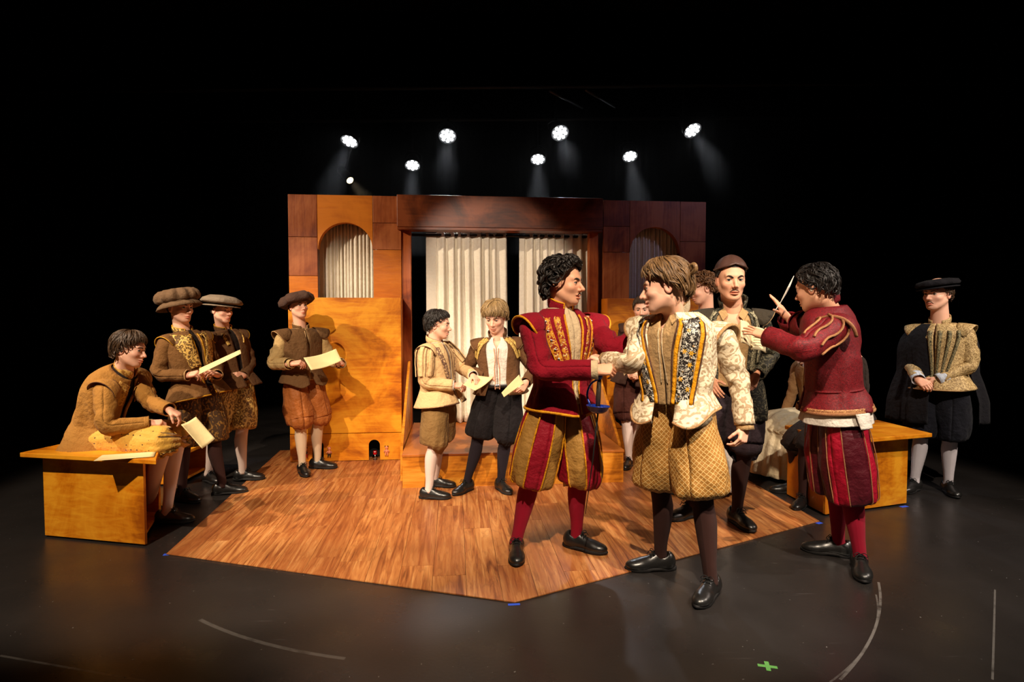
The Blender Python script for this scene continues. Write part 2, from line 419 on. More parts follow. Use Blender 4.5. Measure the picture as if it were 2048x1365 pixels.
# ------------------------------------------------------------------ front boxes with mouse holes
def plinth(x0, x1, mirror, label):
    Y0, ZT = 0.95, 1.62
    t = empty('scenery_box', S((x0+x1)/2, Y0, 0), PHI); tag(t, label, 'scenery box', 'tall plywood boxes below the windows')
    w = (x1 - x0) / 2
    MB().box(-w, w, 0, 0.02, 0.285, ZT).build('front_panel', AMB, t, bevel=0.003)
    mb = MB(); holes = [(-0.275*1.0, 0.055), (0.27, 0.055)]
    # bottom board with two arched holes
    xs = [-w]
    for hx, r in holes: xs += [hx - r, hx + r]
    xs.append(w); zb = 0.012
    for i in range(0, len(xs), 2): mb.box(xs[i], xs[i+1], 0, 0.02, zb, 0.280)
    for hx, r in holes: arch_panel(mb, hx - r, hx + r, 0.280, hx, r, 0.16, 0, 0.02, 14)
    mb.build('kick_board', AMB, t)
    MB().box(-w+0.004, w-0.004, 0.012, 0.02, 0.2801, 0.2849).build('joint', plain('dark_gap', (0.05, 0.022, 0.01), 0.8), t)
    MB().box(-w, -w+0.02, 0.0202, 0.262, 0.0, ZT).build('side_panel', AMBD, t, bevel=0.002)
    MB().box(w-0.02, w, 0.0202, 0.262, 0.0, ZT).build('side_panel', AMBD, t, bevel=0.002)
    MB().box(-w+0.0202, w-0.0202, 0.0202, 0.262, ZT-0.02, ZT).build('top_panel', AMBD, t)
    MB().box(-w+0.02, w-0.02, 0.16, 0.17, 0.0, 0.3).build('inner_lining', plain('black_lining', (0.004, 0.004, 0.004), 0.9), t)
    return t
bx1 = plinth(-2.11, -1.03, False, 'amber plywood box with two mouse holes, behind the person in the brown vest')
bx2 = plinth(1.05, 2.13, True, 'amber plywood box standing behind the person in cream damask')
# little figures fixed beside the mouse holes
def peg_figure(px, hat, body, trousers, label, lean=0):
    t = empty('wall_figurine', S(px, 0.938, 0.055), PHI); tag(t, label, 'figurine', 'small figures beside the mouse holes')
    def lathe(prof, mat, name, sx=1.0):
        V, F = revolve(prof, 12); V = np.array(V); V[:, 1] *= 0.5
        obj(name, mesh_of(name, V, F), mat, t)
    pm = plain('figure_pink', srgb(222, 140, 104), 0.5)
    lathe([(0.0, 0.062), (0.010, 0.066), (0.016, 0.078), (0.014, 0.092), (0.0, 0.098)], pm, 'head')
    lathe([(0.010, 0.03), (0.017, 0.04), (0.015, 0.055), (0.006, 0.064)], body, 'torso')
    for s in (-1, 1):
        m = MB(); m.tube([(s*0.008, 0, 0.034), (s*0.010, 0, 0.012), (s*0.010, -0.004, 0.0)], [0.007, 0.0065, 0.006], 8); m.build('leg', trousers, t, smooth=True)
        m = MB(); m.tube([(s*0.014, 0, 0.056), (s*0.024, -0.003, 0.046), (s*0.020, -0.006, 0.036 + 0.01*lean*s)], [0.005, 0.0045, 0.004], 8); m.build('arm', pm, t, smooth=True)
        m = MB(); m.tube([(s*0.012, 0, 0.092), (s*0.015, 0, 0.100)], [0.006, 0.004], 8); m.build('ear', hat, t, smooth=True)
dk = plain('figure_dark', (0.02, 0.015, 0.015), 0.6); pk = plain('figure_pink', srgb(222, 140, 104), 0.5); rd = plain('figure_red', srgb(170, 24, 20), 0.5)
peg_figure(-1.96, dk, dk, rd, 'tiny dark and red figurine at the left mouse hole, behind a white stocking')
peg_figure(-1.735, pk, pk, dk, 'tiny pink figurine in dark shorts right of the left mouse hole')
peg_figure(-1.18, dk, pk, pk, 'tiny pink figurine right of the mouse hole with the red goblet')
g = empty('toy_goblet', S(-1.30, 1.0, 0.001), PHI); tag(g, 'tiny red goblet on a silver stem standing in the mouse hole', 'goblet')
def lathe_obj(name, prof, mat, parent, n=20):
    V, F = revolve(prof, n); return obj(name, mesh_of(name, V, F), mat, parent)
SIL = plain('silver', (0.7, 0.7, 0.72), 0.25, 0.5, 1.0)
lathe_obj('foot', [(0.0, 0.001), (0.03, 0.001), (0.03, 0.006), (0.006, 0.012)], SIL, g)
lathe_obj('stem', [(0.005, 0.01), (0.004, 0.035), (0.006, 0.05)], SIL, g)
lathe_obj('bowl', [(0.004, 0.048), (0.018, 0.058), (0.022, 0.075), (0.018, 0.09), (0.0, 0.094)], plain('goblet_red', srgb(190, 16, 24), 0.3), g)
lathe_obj('rim_ring', [(0.026, 0.082), (0.03, 0.084), (0.03, 0.088), (0.026, 0.09), (0.02, 0.086)], SIL, g)

# ------------------------------------------------------------------ portal: posts, header beam, curtains, riser
p = empty('stage_portal', S(0, 1.30, 0), PHI); tag(p, 'dark stained timber portal with wide header beam above cream curtains', 'portal')
MB().box(-1.075, 1.035, -0.20, 0.0, 2.34, 2.66).build('header_beam', BEAM, p, bevel=0.004)
MB().box(-1.07, 1.03, -0.19, -0.01, 2.315, 2.338).build('beam_underboard', BEAM, p)
MB().box(-1.045, -0.945, -0.10, -0.0, 0.0, 2.315).build('post', POST, p, bevel=0.003)
MB().box(0.915, 1.01, -0.10, -0.0, 0.0, 2.315).build('post', POST, p, bevel=0.003)
V, F, _ = sweep([(-1.0, 0.10, 2.30), (1.0, 0.10, 2.30)], 0.015, 10); obj('curtain_rail', mesh_of('curtain_rail', V, F), plain('rail', (0.02, 0.02, 0.02), 0.4), p)
def big_curtain(cx, w, seed, label):
    o = drape('stage_curtain', w, 2.02, 7, 0.05, MUSLIN, S(cx, 1.40, 0.30), PHI, seed=seed, nz=26, nx=120, pinch=0.45, flare=1.02, tops=0.025)
    tag(o, label, 'curtain', 'cream curtains of the portal')
big_curtain(-0.375, 0.86, 21, 'wide cream pinch-pleated curtain, left one under the header beam')
big_curtain(0.575, 0.77, 34, 'cream pinch-pleated curtain behind the person in scarlet, right one under the beam')
r = empty('stage_riser', S(0, -0.05, 0), PHI); tag(r, 'low knotty pine riser in front of the cream curtains', 'platform')
MB().box(-0.94, 0.94, 0.0, 0.02, 0.0, 0.268).build('front_panel', PINE, r, bevel=0.002)
MB().box(-0.94, -0.92, 0.0202, 1.50, 0.0, 0.268).build('side_panel', PINE, r)
MB().box(0.92, 0.94, 0.0202, 1.50, 0.0, 0.268).build('side_panel', PINE, r)
MB().box(-0.945, 0.945, -0.005, 1.50, 0.2682, 0.29).build('deck', TOPW, r, bevel=0.003)
def gusset(x, label):
    t = empty('side_brace', S(x, 0.62, 0.0), PHI); tag(t, label, 'brace')
    M = Matrix(((0, 0, 1, 0), (1, 0, 0, 0), (0, 1, 0, 0), (0, 0, 0, 1)))
    MB().prism([(-0.45, 0.0), (0.56, 0.0), (0.56, 0.98), (0.50, 0.98), (-0.45, 0.30)], -0.012, 0.012, M).build('plank_web', PINE, t, bevel=0.002)
    MB().box(-0.016, 0.016, 0.545, 0.575, 0.0, 0.985).build('back_edge', POST, t)
gusset(-0.965, 'triangular amber side brace left of the riser')
gusset(0.965, 'triangular amber side brace right of the riser')

# ------------------------------------------------------------------ benches
def bench(corner_pts, zt, over, name, label, back=0.0):
    """corner_pts: four ground corners of the body, counter-clockwise, first edge = the end panel facing the audience"""
    P = [np.array(q[:2]) for q in corner_pts]; c = sum(P) / 4
    t = empty('bench', (c[0], c[1], 0)); tag(t, label, 'bench', 'amber plywood benches round the floor')
    L = [q - c for q in P]
    def wall(a, b, z0, z1, nm, th=0.02, mat=AMB):
        d = unit(b - a); nrm = np.array([-d[1], d[0]]) * th
        MB().prism([a, b, b + nrm, a + nrm], z0, z1).build(nm, mat, t, bevel=0.002)
    wall(L[0], L[1], 0.012, zt - 0.03, 'end_panel'); wall(L[2], L[3], 0.012, zt - 0.03, 'end_panel')
    wall(L[3], L[0] , 0.012, zt - 0.03, 'side_panel', mat=AMBD)
    ins = [l * 0.93 for l in L]
    MB().prism(ins, 0.03, 0.05).build('lower_shelf', AMB, t)
    m = [(L[0] + L[3]) / 2, (L[1] + L[2]) / 2]; wall(m[0], m[0] * 0.2 + m[1] * 0.8, 0.05, zt - 0.03, 'middle_panel', mat=AMBD)
    top = []
    for i in range(4):
        d1 = unit(L[i] - L[(i+1) % 4]); d2 = unit(L[i] - L[(i-1) % 4])
        top.append(L[i] + d1 * over[i][0] + d2 * over[i][1])
    MB().prism(top, zt - 0.029, zt).build('seat_board', AMB, t, bevel=0.004)
    return t
g1, g2 = gnd(90, 1075), gnd(290, 1094)
d = unit((g2 - g1)[:2]); nrm = np.array([-d[1], d[0]]); ln = 0.46
g3 = np.array([g2[0], g2[1]]) + nrm * ln + d * (-0.30); g4 = np.array([g1[0], g1[1]]) + nrm * ln + d * (-0.02)
bench([g1, g2, g3, g4], 0.575, [(0.06, 0.10), (0.10, 0.12), (0.02, 0.10), (0.06, 0.02)], 'bench', 'amber plywood bench under the seated person in ochre, nearest the audience')
h1 = gnd(368, 972)[:2]; h2 = gnd(413, 946)[:2]
e1 = np.array([-3.30, 4.98]); e2 = np.array([-2.79, 5.06]); e3 = np.array([-2.80, 5.50]); e4 = np.array([-3.32, 5.44])
bench([e1, e2, e3, e4], 0.30, [(0.04, 0.04)]*4, 'bench', 'amber plywood bench half hidden behind the two people in caps')
g1, g2 = gnd(1650, 1033), gnd(1813, 1010)
d = unit((g2 - g1)[:2]); nrm = np.array([-0.096, 0.995]); ln = 0.50
g3 = g2[:2] + nrm * ln; g4 = g1[:2] + nrm * ln
bench([g1, g2, g3, g4], 0.565, [(0.02, 0.10), (0.12, 0.12), (0.12, 0.02), (0.02, 0.02)], 'bench', 'amber plywood bench behind the person in burgundy')
k1 = np.array([2.62, 5.45]); k2 = np.array([3.22, 5.48]); k3 = np.array([3.15, 6.05]); k4 = np.array([2.55, 6.02])
bench([k1, k2, k3, k4], 0.46, [(0.04, 0.04)]*4, 'bench', 'amber plywood bench carrying the person in the cream skirt')

# ------------------------------------------------------------------ tape marks
def tape(u, v, w, l, ang, mat, label, name='tape_mark'):
    q = gnd(u, v); o = MB().box(-w/2, w/2, -l/2, l/2, 0.0005, 0.0012).build(name, mat, loc=(q[0], q[1], 0.0), rotz=ang); tag(o, label, 'tape'); return o
BLU = plain('blue_tape', srgb(52, 88, 214), 0.6); GRN = plain('green_tape', srgb(96, 160, 84), 0.6)
tape(333, 1110, 0.035, 0.03, 0.3, BLU, 'blue tape scrap at the left corner of the wooden floor')
tape(1028, 1210, 0.06, 0.02, 0.1, BLU, 'blue tape strip at the front point of the wooden floor')
tape(1638, 1047, 0.05, 0.03, 0.5, BLU, 'blue tape scrap at the right corner of the wooden floor')
tape(1808, 1014, 0.07, 0.03, 0.33, BLU, 'blue tape strip at the foot of the right-hand bench')
o = gnd(1535, 1334); tc = empty('tape_cross', (o[0], o[1], 0)); tag(tc, 'green tape cross on the black floor near the audience', 'tape')
MB().box(-0.038, 0.038, -0.009, 0.009, 0.0006, 0.0014).build('strip', GRN, tc, rotz=-0.25)
MB().box(-0.009, 0.009, -0.034, 0.034, 0.0015, 0.0022).build('strip', GRN, tc, rotz=-0.25)

# ------------------------------------------------------------------ overhead: pipes and lamps
DKM = plain('black_metal', (0.012, 0.012, 0.013), 0.45, 0.4)
GRM = plain('grey_pipe', (0.06, 0.06, 0.065), 0.5, 0.4, 0.6)
def pipe(a, b, r, label, name='lighting_pipe', mat=None):
    a, b = np.array(a), np.array(b); V, F, _ = sweep([a - a, b - a], r, 12); o = obj(name, mesh_of(name, V, F), mat or GRM, loc=tuple(a)); tag(o, label, 'pipe', 'lighting pipes overhead')
pipe((-6.3, 7.36, 4.14), (6.3, 7.36, 4.26), 0.024, 'long grey lighting pipe above the front row of lamps')
pipe((-6.3, 8.56, 4.16), (6.3, 8.56, 4.24), 0.024, 'grey lighting pipe above the rear row of lamps')
pipe(at(1100, 182, 6.3), at(1165, 216, 7.6), 0.016, 'short cross pipe, left of the pair above the centre')
pipe(at(1172, 180, 6.3), at(1230, 214, 7.6), 0.016, 'short cross pipe, right of the pair above the centre')
def led_par(u, v, Y, aim, label, power, cool=(0.86, 0.92, 1.0), rad=0.086):
    c = Vector(at(u, v, Y)); d = (Vector(aim) - c).normalized()
    t = empty('stage_lamp', c); t.rotation_euler = d.to_track_quat('Z', 'Y').to_euler(); tag(t, label, 'stage lamp', 'white LED stage lamps overhead')
    prof = [(0.0, -0.20), (0.05, -0.20), (0.078, -0.16), (rad+0.022, -0.06), (rad+0.022, 0.010), (rad+0.018, 0.010), (rad+0.018, -0.03), (0, -0.03)]
    lathe_obj('can', prof, DKM, t, 24)
    em = MATS.get('led_lens')
    if em is None:
        n = NT('led_lens'); n.put(n.b, 'Emission Color', (0.95, 0.97, 1, 1)); n.put(n.b, 'Emission Strength', 9.0); em = MATS['led_lens'] = n.fin((0.8, 0.8, 0.8), 0.3)
    spots = [(0, 0)] + [(0.032*math.cos(a*PI*2/4+0.4), 0.032*math.sin(a*PI*2/4+0.4)) for a in range(4)] + [(0.068*math.cos(a*PI/4), 0.068*math.sin(a*PI/4)) for a in range(8)]
    key = 'led_lens_mesh'
    for sx, sy in spots:
        if key not in bpy.data.meshes:
            V, F, _ = sweep([(0, 0, -0.004), (0, 0, 0.004), (0, 0, 0.008)], [0.0200, 0.0200, 0.013], 12); me = mesh_of(key, V, F); me.materials.append(em)
        o = obj('lens', bpy.data.meshes[key], None, t); o.location = (sx, sy, 0)
    y = MB(); y.tube([(rad+0.03, 0, -0.06), (rad+0.035, 0, -0.20), (0.05, 0, -0.29), (-0.05, 0, -0.29), (-rad-0.035, 0, -0.20), (-rad-0.03, 0, -0.06)], 0.008, 6); y.build('yoke', DKM, t)
    yk = c - d * 0.29; inv = t.rotation_euler.to_matrix().inverted(); zp = 4.20
    m = MB(); m.tube([tuple(inv @ (yk - c)), tuple(inv @ (Vector((yk.x, Y + 0.16, zp + 0.07)) - c))], 0.012, 8); m.build('hanger', DKM, t)
    L = bpy.data.lights.new('lamp_light', 'SPOT'); L.energy = power; L.color = cool; L.spot_size = math.radians(26); L.spot_blend = 0.6; L.shadow_soft_size = 0.07
    lo = bpy.data.objects.new('lamp_light', L); COL.objects.link(lo); lo.parent = t; lo.location = (0, 0, 0.02); lo.rotation_euler = (PI, 0, 0)
LEDP = 140
for (u, v, Y, aim, lab) in [
    (699, 283, 7.2, (-2.6, 5.2, 0), 'white LED lamp at the far left of the front row'),
    (895, 272, 7.2, (-0.6, 4.2, 0), 'round white LED lamp, second from left in the front row'),
    (1120, 266, 7.2, (1.2, 3.6, 0), 'white LED lamp above the scarlet doublet, front row'),
    (1385, 261, 7.2, (3.1, 4.4, 0), 'white LED lamp at the far right of the front row'),
    (825, 331, 8.4, (-1.1, 6.0, 0), 'white LED lamp low above the left tower, rear row'),
    (1076, 319, 8.4, (0.3, 5.9, 0), 'white LED lamp low above the header beam, rear row'),
    (1260, 313, 8.4, (1.7, 5.9, 0), 'white LED lamp low above the right tower, rear row')]:
    led_par(u, v, Y, aim, lab, LEDP)
# small warm profile lamp
c = Vector(at(700, 361, 8.0)); dd = (Vector((0.4, 5.2, 0.5)) - c).normalized()
t = empty('profile_lamp', c); t.rotation_euler = dd.to_track_quat('Z', 'Y').to_euler(); tag(t, 'small warm profile lamp glowing above the left tower', 'stage lamp')
lathe_obj('barrel', [(0.0, -0.3), (0.06, -0.3), (0.06, -0.1), (0.056, -0.08), (0.056, 0.01), (0.048, 0.01), (0.048, -0.005), (0, -0.005)], DKM, t)
n = NT('warm_lens'); n.put(n.b, 'Emission Color', (1, 0.78, 0.42, 1)); n.put(n.b, 'Emission Strength', 5.0); wm = n.fin((0.8, 0.7, 0.5), 0.3)
lathe_obj('lens', [(0.0, -0.004), (0.046, -0.004), (0.04, 0.006), (0.0, 0.014)], wm, t)
inv = t.rotation_euler.to_matrix().inverted(); m = MB(); m.tube([tuple(inv @ (-dd * 0.2)), tuple(inv @ (Vector((c.x, 8.56, 4.26)) - c))], 0.012, 8); m.build('hanger', DKM, t)
L = bpy.data.lights.new('lamp_light', 'SPOT'); L.energy = 60; L.color = (1, 0.8, 0.5); L.spot_size = math.radians(22); L.spot_blend = 0.4; L.shadow_soft_size = 0.04
lo = bpy.data.objects.new('lamp_light', L); COL.objects.link(lo); lo.parent = t; lo.location = (0, 0, 0.02); lo.rotation_euler = (PI, 0, 0)
# thin stage haze round the rear lamps
hz = MB().box(-3.2, 3.4, 6.75, 9.3, 2.2, 4.2).build('stage_haze', None)
tag(hz, 'thin stage haze catching the beams of the overhead lamps', 'haze', kind='stuff')
hm = bpy.data.materials.new('haze'); hm.use_nodes = True; nt = hm.node_tree; nt.nodes.remove(nt.nodes['Principled BSDF'])
vs = nt.nodes.new('ShaderNodeVolumeScatter'); vs.inputs['Density'].default_value = 0.03; vs.inputs['Anisotropy'].default_value = 0.2
nt.links.new(vs.outputs[0], nt.nodes['Material Output'].inputs['Volume']); hz.data.materials.append(hm)

# ================================================================== PEOPLE: implicit surfaces
def surfnet(f, lo, hi, h):
    """naive surface nets of f(P)<0 inside the box; returns V, quads"""
    lo = np.asarray(lo, float); hi = np.asarray(hi, float)
    n = np.maximum(((hi - lo) / h).astype(int) + 2, 3)
    ax = [lo[i] + h * np.arange(n[i]) for i in range(3)]
    G = np.stack(np.meshgrid(*ax, indexing='ij'), -1).reshape(-1, 3).astype(np.float32, order='F')
    D = f(G).reshape(n).astype(np.float32)
    s = D < 0
    c = [D[i:n[0]-1+i, j:n[1]-1+j, k:n[2]-1+k] for i in (0, 1) for j in (0, 1) for k in (0, 1)]
    cs = [x < 0 for x in c]; cnt = sum(x.astype(np.int8) for x in cs)
    act = (cnt > 0) & (cnt < 8)
    I = np.argwhere(act); idx = -np.ones(act.shape, dtype=np.int64); idx[act] = np.arange(len(I))
    cv = np.stack([x[act] for x in c], 1)
    off = np.array([(i, j, k) for i in (0, 1) for j in (0, 1) for k in (0, 1)], float)
    acc = np.zeros((len(I), 3)); num = np.zeros(len(I))
    for a in range(8):
        for b in range(a + 1, 8):
            if np.abs(off[a] - off[b]).sum() != 1: continue
            m = (cv[:, a] < 0) != (cv[:, b] < 0)
            t = cv[m, a] / (cv[m, a] - cv[m, b])
            acc[m] += off[a] + t[:, None] * (off[b] - off[a]); num[m] += 1
    V = lo + h * (I + acc / num[:, None])
    Q = []
    for d in range(3):
        e1, e2 = [(1, 2), (2, 0), (0, 1)][d]
        sl0 = [slice(None)] * 3; sl1 = [slice(None)] * 3; sl0[d] = slice(0, -1); sl1[d] = slice(1, None)
        a, b = s[tuple(sl0)], s[tuple(sl1)]
        ch = np.argwhere(a != b); ok = (ch[:, e1] > 0) & (ch[:, e2] > 0)
        for e in range(3):
            if e != d: ok &= ch[:, e] < n[e] - 1
        ch = ch[ok]; flip = a[tuple(ch.T)]
        o1 = np.zeros(3, int); o1[e1] = 1; o2 = np.zeros(3, int); o2[e2] = 1
        q = np.stack([idx[tuple((ch - o1 - o2).T)], idx[tuple((ch - o2).T)], idx[tuple(ch.T)], idx[tuple((ch - o1).T)]], 1)
        q[~flip] = q[~flip][:, ::-1]; Q.append(q)
    Q = np.concatenate(Q); Q = Q[(Q >= 0).all(1)]
    return V, Q
def smin(a, b, k):
    h = np.clip(0.5 + 0.5 * (b - a) / k, 0, 1); return b + (a - b) * h - k * h * (1 - h)
def smax(a, b, k): return -smin(-a, -b, k)
def rcone(p, a, b, r1, r2):
    f = np.float32; bx, by, bz = (f(b[i] - a[i]) for i in range(3)); q = f(1 / max(float(bx*bx + by*by + bz*bz), 1e-12))
    x = p[:, 0] - f(a[0]); y = p[:, 1] - f(a[1]); z = p[:, 2] - f(a[2])
    t = np.clip((x * bx + y * by + z * bz) * q, f(0), f(1))
    x -= t * bx; y -= t * by; z -= t * bz
    return np.sqrt(x*x + y*y + z*z) - (f(r1) + f(r2 - r1) * t)
def ell(p, c, r):
    f = np.float32; x, y, z = ((p[:, i] - f(c[i])) * f(1 / r[i]) for i in range(3)); k0 = np.sqrt(x*x + y*y + z*z)
    x *= f(1 / r[0]); y *= f(1 / r[1]); z *= f(1 / r[2])
    return k0 * (k0 - f(1)) / (np.sqrt(x*x + y*y + z*z) + f(1e-9))
def sph(p, c, r):
    f = np.float32; x = p[:, 0] - f(c[0]); y = p[:, 1] - f(c[1]); z = p[:, 2] - f(c[2]); return np.sqrt(x*x + y*y + z*z) - f(r)
class Waves:
    """cheap smooth noise"""
    def __init__(s, seed, freq, n=7):
        r = np.random.default_rng(seed); s.k = r.normal(size=(n, 3)); s.k /= np.linalg.norm(s.k, axis=1)[:, None]
        s.k *= freq * (0.6 + 0.9 * r.random((n, 1))); s.p = r.random(n) * 6.28; s.n = n
    def __call__(s, P):
        P = np.asarray(P); return np.sin(P @ s.k.T + s.p + 0.7 * np.sin(P @ s.k[::-1].T * 0.7)).sum(-1) / s.n ** 0.5 / 1.2
# ------------------------------------------------------------------ head (x right, y forward, z up, eye level z = 0)
EYE = (0.0310, 0.0690, 0.0)
def head_sdf(neck_to, o):
    jaw = o.get('jaw', 1.0); wid = o.get('wid', 1.0); mouth = o.get('mouth', 0.0); smile = o.get('smile', 0.0); nose = o.get('nose', 1.0)
    def f(P):
        A = P.copy(order='F'); A[:, 0] = np.abs(A[:, 0]) / wid
        d = ell(A, (0, -0.014, 0.034), (0.0735, 0.094, 0.080))
        d = smin(d, ell(A, (0, 0.022, -0.030), (0.0605, 0.066, 0.084)), 0.03)
        d = smin(d, rcone(A, (0.052, -0.008, -0.050), (0.022, 0.052, -0.093 * jaw), 0.016, 0.014), 0.030)
        d = smin(d, ell(A, (0, 0.058, -0.099 * jaw), (0.022, 0.022, 0.018)), 0.022)
        d = smin(d, ell(A, (0.041, 0.052, -0.028), (0.020, 0.022, 0.017)), 0.022)
        d = smin(d, rcone(A, (0.0, 0.078, 0.020), (0.040, 0.068, 0.022), 0.010, 0.009), 0.018)
        d = smax(d, -ell(A, (0.032, 0.094, -0.001), (0.0185, 0.019, 0.0125)), 0.012)
        lid = np.maximum(sph(A, EYE, 0.0152), -ell(A, (0.0312, 0.0850, -0.0012), (0.0155, 0.022, 0.0056)))
        d = smin(d, lid, 0.004)
        # nose
        nz = rcone(A, (0, 0.079, 0.006), (0, 0.079 + 0.0265 * nose, -0.034), 0.0075, 0.0098)
        nz = smin(nz, sph(A, (0.0115, 0.0925, -0.0385), 0.0078), 0.006)
        nz = smin(nz, rcone(A, (0.0, 0.090, -0.042), (0, 0.086, -0.054), 0.007, 0.006), 0.008)
        d = smin(d, nz, 0.008)
        d = smax(d, -sph(A, (0.0065, 0.1005, -0.0465), 0.0036), 0.003)
        # lips
        zs = 0.006 * smile * np.clip(A[:, 0] / 0.024, 0, 1) ** 2
        B = A.copy(order='F'); B[:, 2] -= zs
        B[:, 1] += 0.010 * np.clip(A[:, 0] / 0.026, 0, 1.3) ** 2
        up = ell(B, (0, 0.0865, -0.0655), (0.025, 0.0085, 0.0052)); lo = ell(B, (0, 0.0855, -0.0765 - 0.006 * mouth), (0.021, 0.0085, 0.0058))
        d = smin(d, np.minimum(up, lo), 0.006)
        d = smax(d, -ell(B, (0, 0.096, -0.0708 - 0.003 * mouth), (0.023, 0.012, 0.0016 + 0.0045 * mouth)), 0.003)
        # ear
        E = A.copy(order='F'); E[:, 1] += 0.35 * (A[:, 2] + 0.010) * 0 
        ear = ell(E, (0.0745, -0.016, -0.010), (0.0085, 0.0185, 0.031)); ear = smax(ear, -ell(E, (0.083, -0.012, -0.006), (0.0065, 0.011, 0.019)), 0.005)
        d = smin(d, ear, 0.006)
        nk = smin(rcone(P, (0, -0.022, -0.062), neck_to, 0.048, 0.056), rcone(P, (0, -0.03, -0.02), neck_to, 0.045, 0.056), 0.02)
        d = smin(d, nk, 0.024)
        return d
    return f
def lip_mask(V, o):
    A = np.abs(V[:, 0]); z = V[:, 2] - 0.006 * o.get('smile', 0) * np.clip(A / 0.024, 0, 1) ** 2
    m = o.get('mouth', 0)
    w = np.clip(1 - (A / 0.0255) ** 4, 0, 1)
    zz = np.clip(1 - ((z + 0.0712 + 0.003 * m) / (0.0105 + 0.004 * m)) ** 4, 0, 1)
    return w * zz * (V[:, 1] > 0.074)
# ------------------------------------------------------------------ hand (x to the fingers, y to the thumb, z back of the hand)
HAND_POSES = {
    'relaxed': ([(0.25, 0.35, 0.25), (0.35, 0.45, 0.3), (0.42, 0.5, 0.3), (0.5, 0.5, 0.35)], (0.5, 0.35, 0.3), 0.02),
    'grip': ([(0.85, 0.95, 0.5), (0.95, 1.0, 0.55), (1.0, 1.0, 0.6), (1.05, 1.0, 0.6)], (0.35, 1.0, 0.5), 0.0),
    'pinch': ([(0.75, 0.55, 0.3), (0.85, 0.7, 0.4), (0.95, 0.8, 0.45), (1.0, 0.85, 0.5)], (0.25, 0.95, 0.25), 0.0),
    'open': ([(-0.05, 0.12, 0.1), (0.0, 0.12, 0.1), (0.05, 0.15, 0.1), (0.1, 0.2, 0.1)], (0.9, 0.15, 0.1), 0.12),
    'clasp': ([(0.55, 0.8, 0.45), (0.6, 0.85, 0.5), (0.65, 0.85, 0.5), (0.7, 0.85, 0.5)], (0.3, 0.7, 0.4), 0.0),
    'lap': ([(0.35, 0.45, 0.3), (0.4, 0.5, 0.3), (0.4, 0.5, 0.3), (0.45, 0.5, 0.3)], (0.4, 0.4, 0.2), 0.03),
}
HAND_CACHE = {}
def hand_mesh(pose, right, h=0.0033):
    key = (pose, right, h)
    if key in HAND_CACHE: return HAND_CACHE[key]
    fc, (tsp, topp, tcurl), spread = HAND_POSES[pose]
    prim = []
    ys = [0.0285, 0.0095, -0.0100, -0.0280]; kx = [0.088, 0.092, 0.087, 0.079]
    LN = [(0.043, 0.026, 0.021), (0.047, 0.030, 0.022), (0.043, 0.028, 0.021), (0.034, 0.021, 0.019)]
    palm = [((0.004, y * 0.62, 0.0), (x, y, 0.001), 0.0165, 0.0118) for y, x in zip(ys, kx)]
    palm.append(((0.012, 0.018, -0.006), (0.050, 0.040, -0.012), 0.017, 0.0125))
    palm.append(((0.012, -0.016, -0.006), (0.06, -0.024, -0.006), 0.015, 0.012))
    fingers = []
    for i in range(4):
        p = np.array([kx[i], ys[i], 0.001]); ang = 0; sp = spread * (1.5 - i)
        seg = []
        for j in range(3):
            ang += fc[i][j]
            dr = np.array([math.cos(ang) * math.cos(sp), math.cos(ang) * math.sin(sp), -math.sin(ang)])
            q = p + dr * LN[i][j]; r0 = 0.0092 - 0.0010 * j - (0.0009 if i == 3 else 0); seg.append((p, q, r0, r0 - 0.0010)); p = q
        fingers.append(seg)
    p = np.array([0.046, 0.040, -0.012]); seg = []
    for j, L in enumerate((0.036, 0.030)):
        a = tsp - tcurl * j * 1.0
        dr = unit([math.cos(a) * math.cos(topp * 0.75), math.sin(a) * math.cos(topp * 0.5) + 0.25 * (1 - topp), -math.sin(topp * (0.75 + 0.25 * j))])
        q = p + dr * L; seg.append((p, q, 0.0112 - 0.0012 * j, 0.0100 - 0.0018 * j)); p = q
    fingers.append(seg)
    def f(P):
        d = None
        for a, b, r1, r2 in palm:
            x = rcone(P, a, b, r1, r2); d = x if d is None else smin(d, x, 0.012)
        d = smin(d, rcone(P, (-0.045, 0, 0), (0.012, 0, 0), 0.0245, 0.0225), 0.016)
        for seg in fingers:
            e = None
            for a, b, r1, r2 in seg:
                x = rcone(P, a, b, r1, r2); e = x if e is None else smin(e, x, 0.003)
            d = smin(d, e, 0.0035)
        return d
    V, Q = surfnet(f, (-0.115, -0.075, -0.125), (0.205, 0.125, 0.045), h)
    if not right: V[:, 1] *= -1; Q = Q[:, ::-1]
    HAND_CACHE[key] = (V, Q); return V, Q
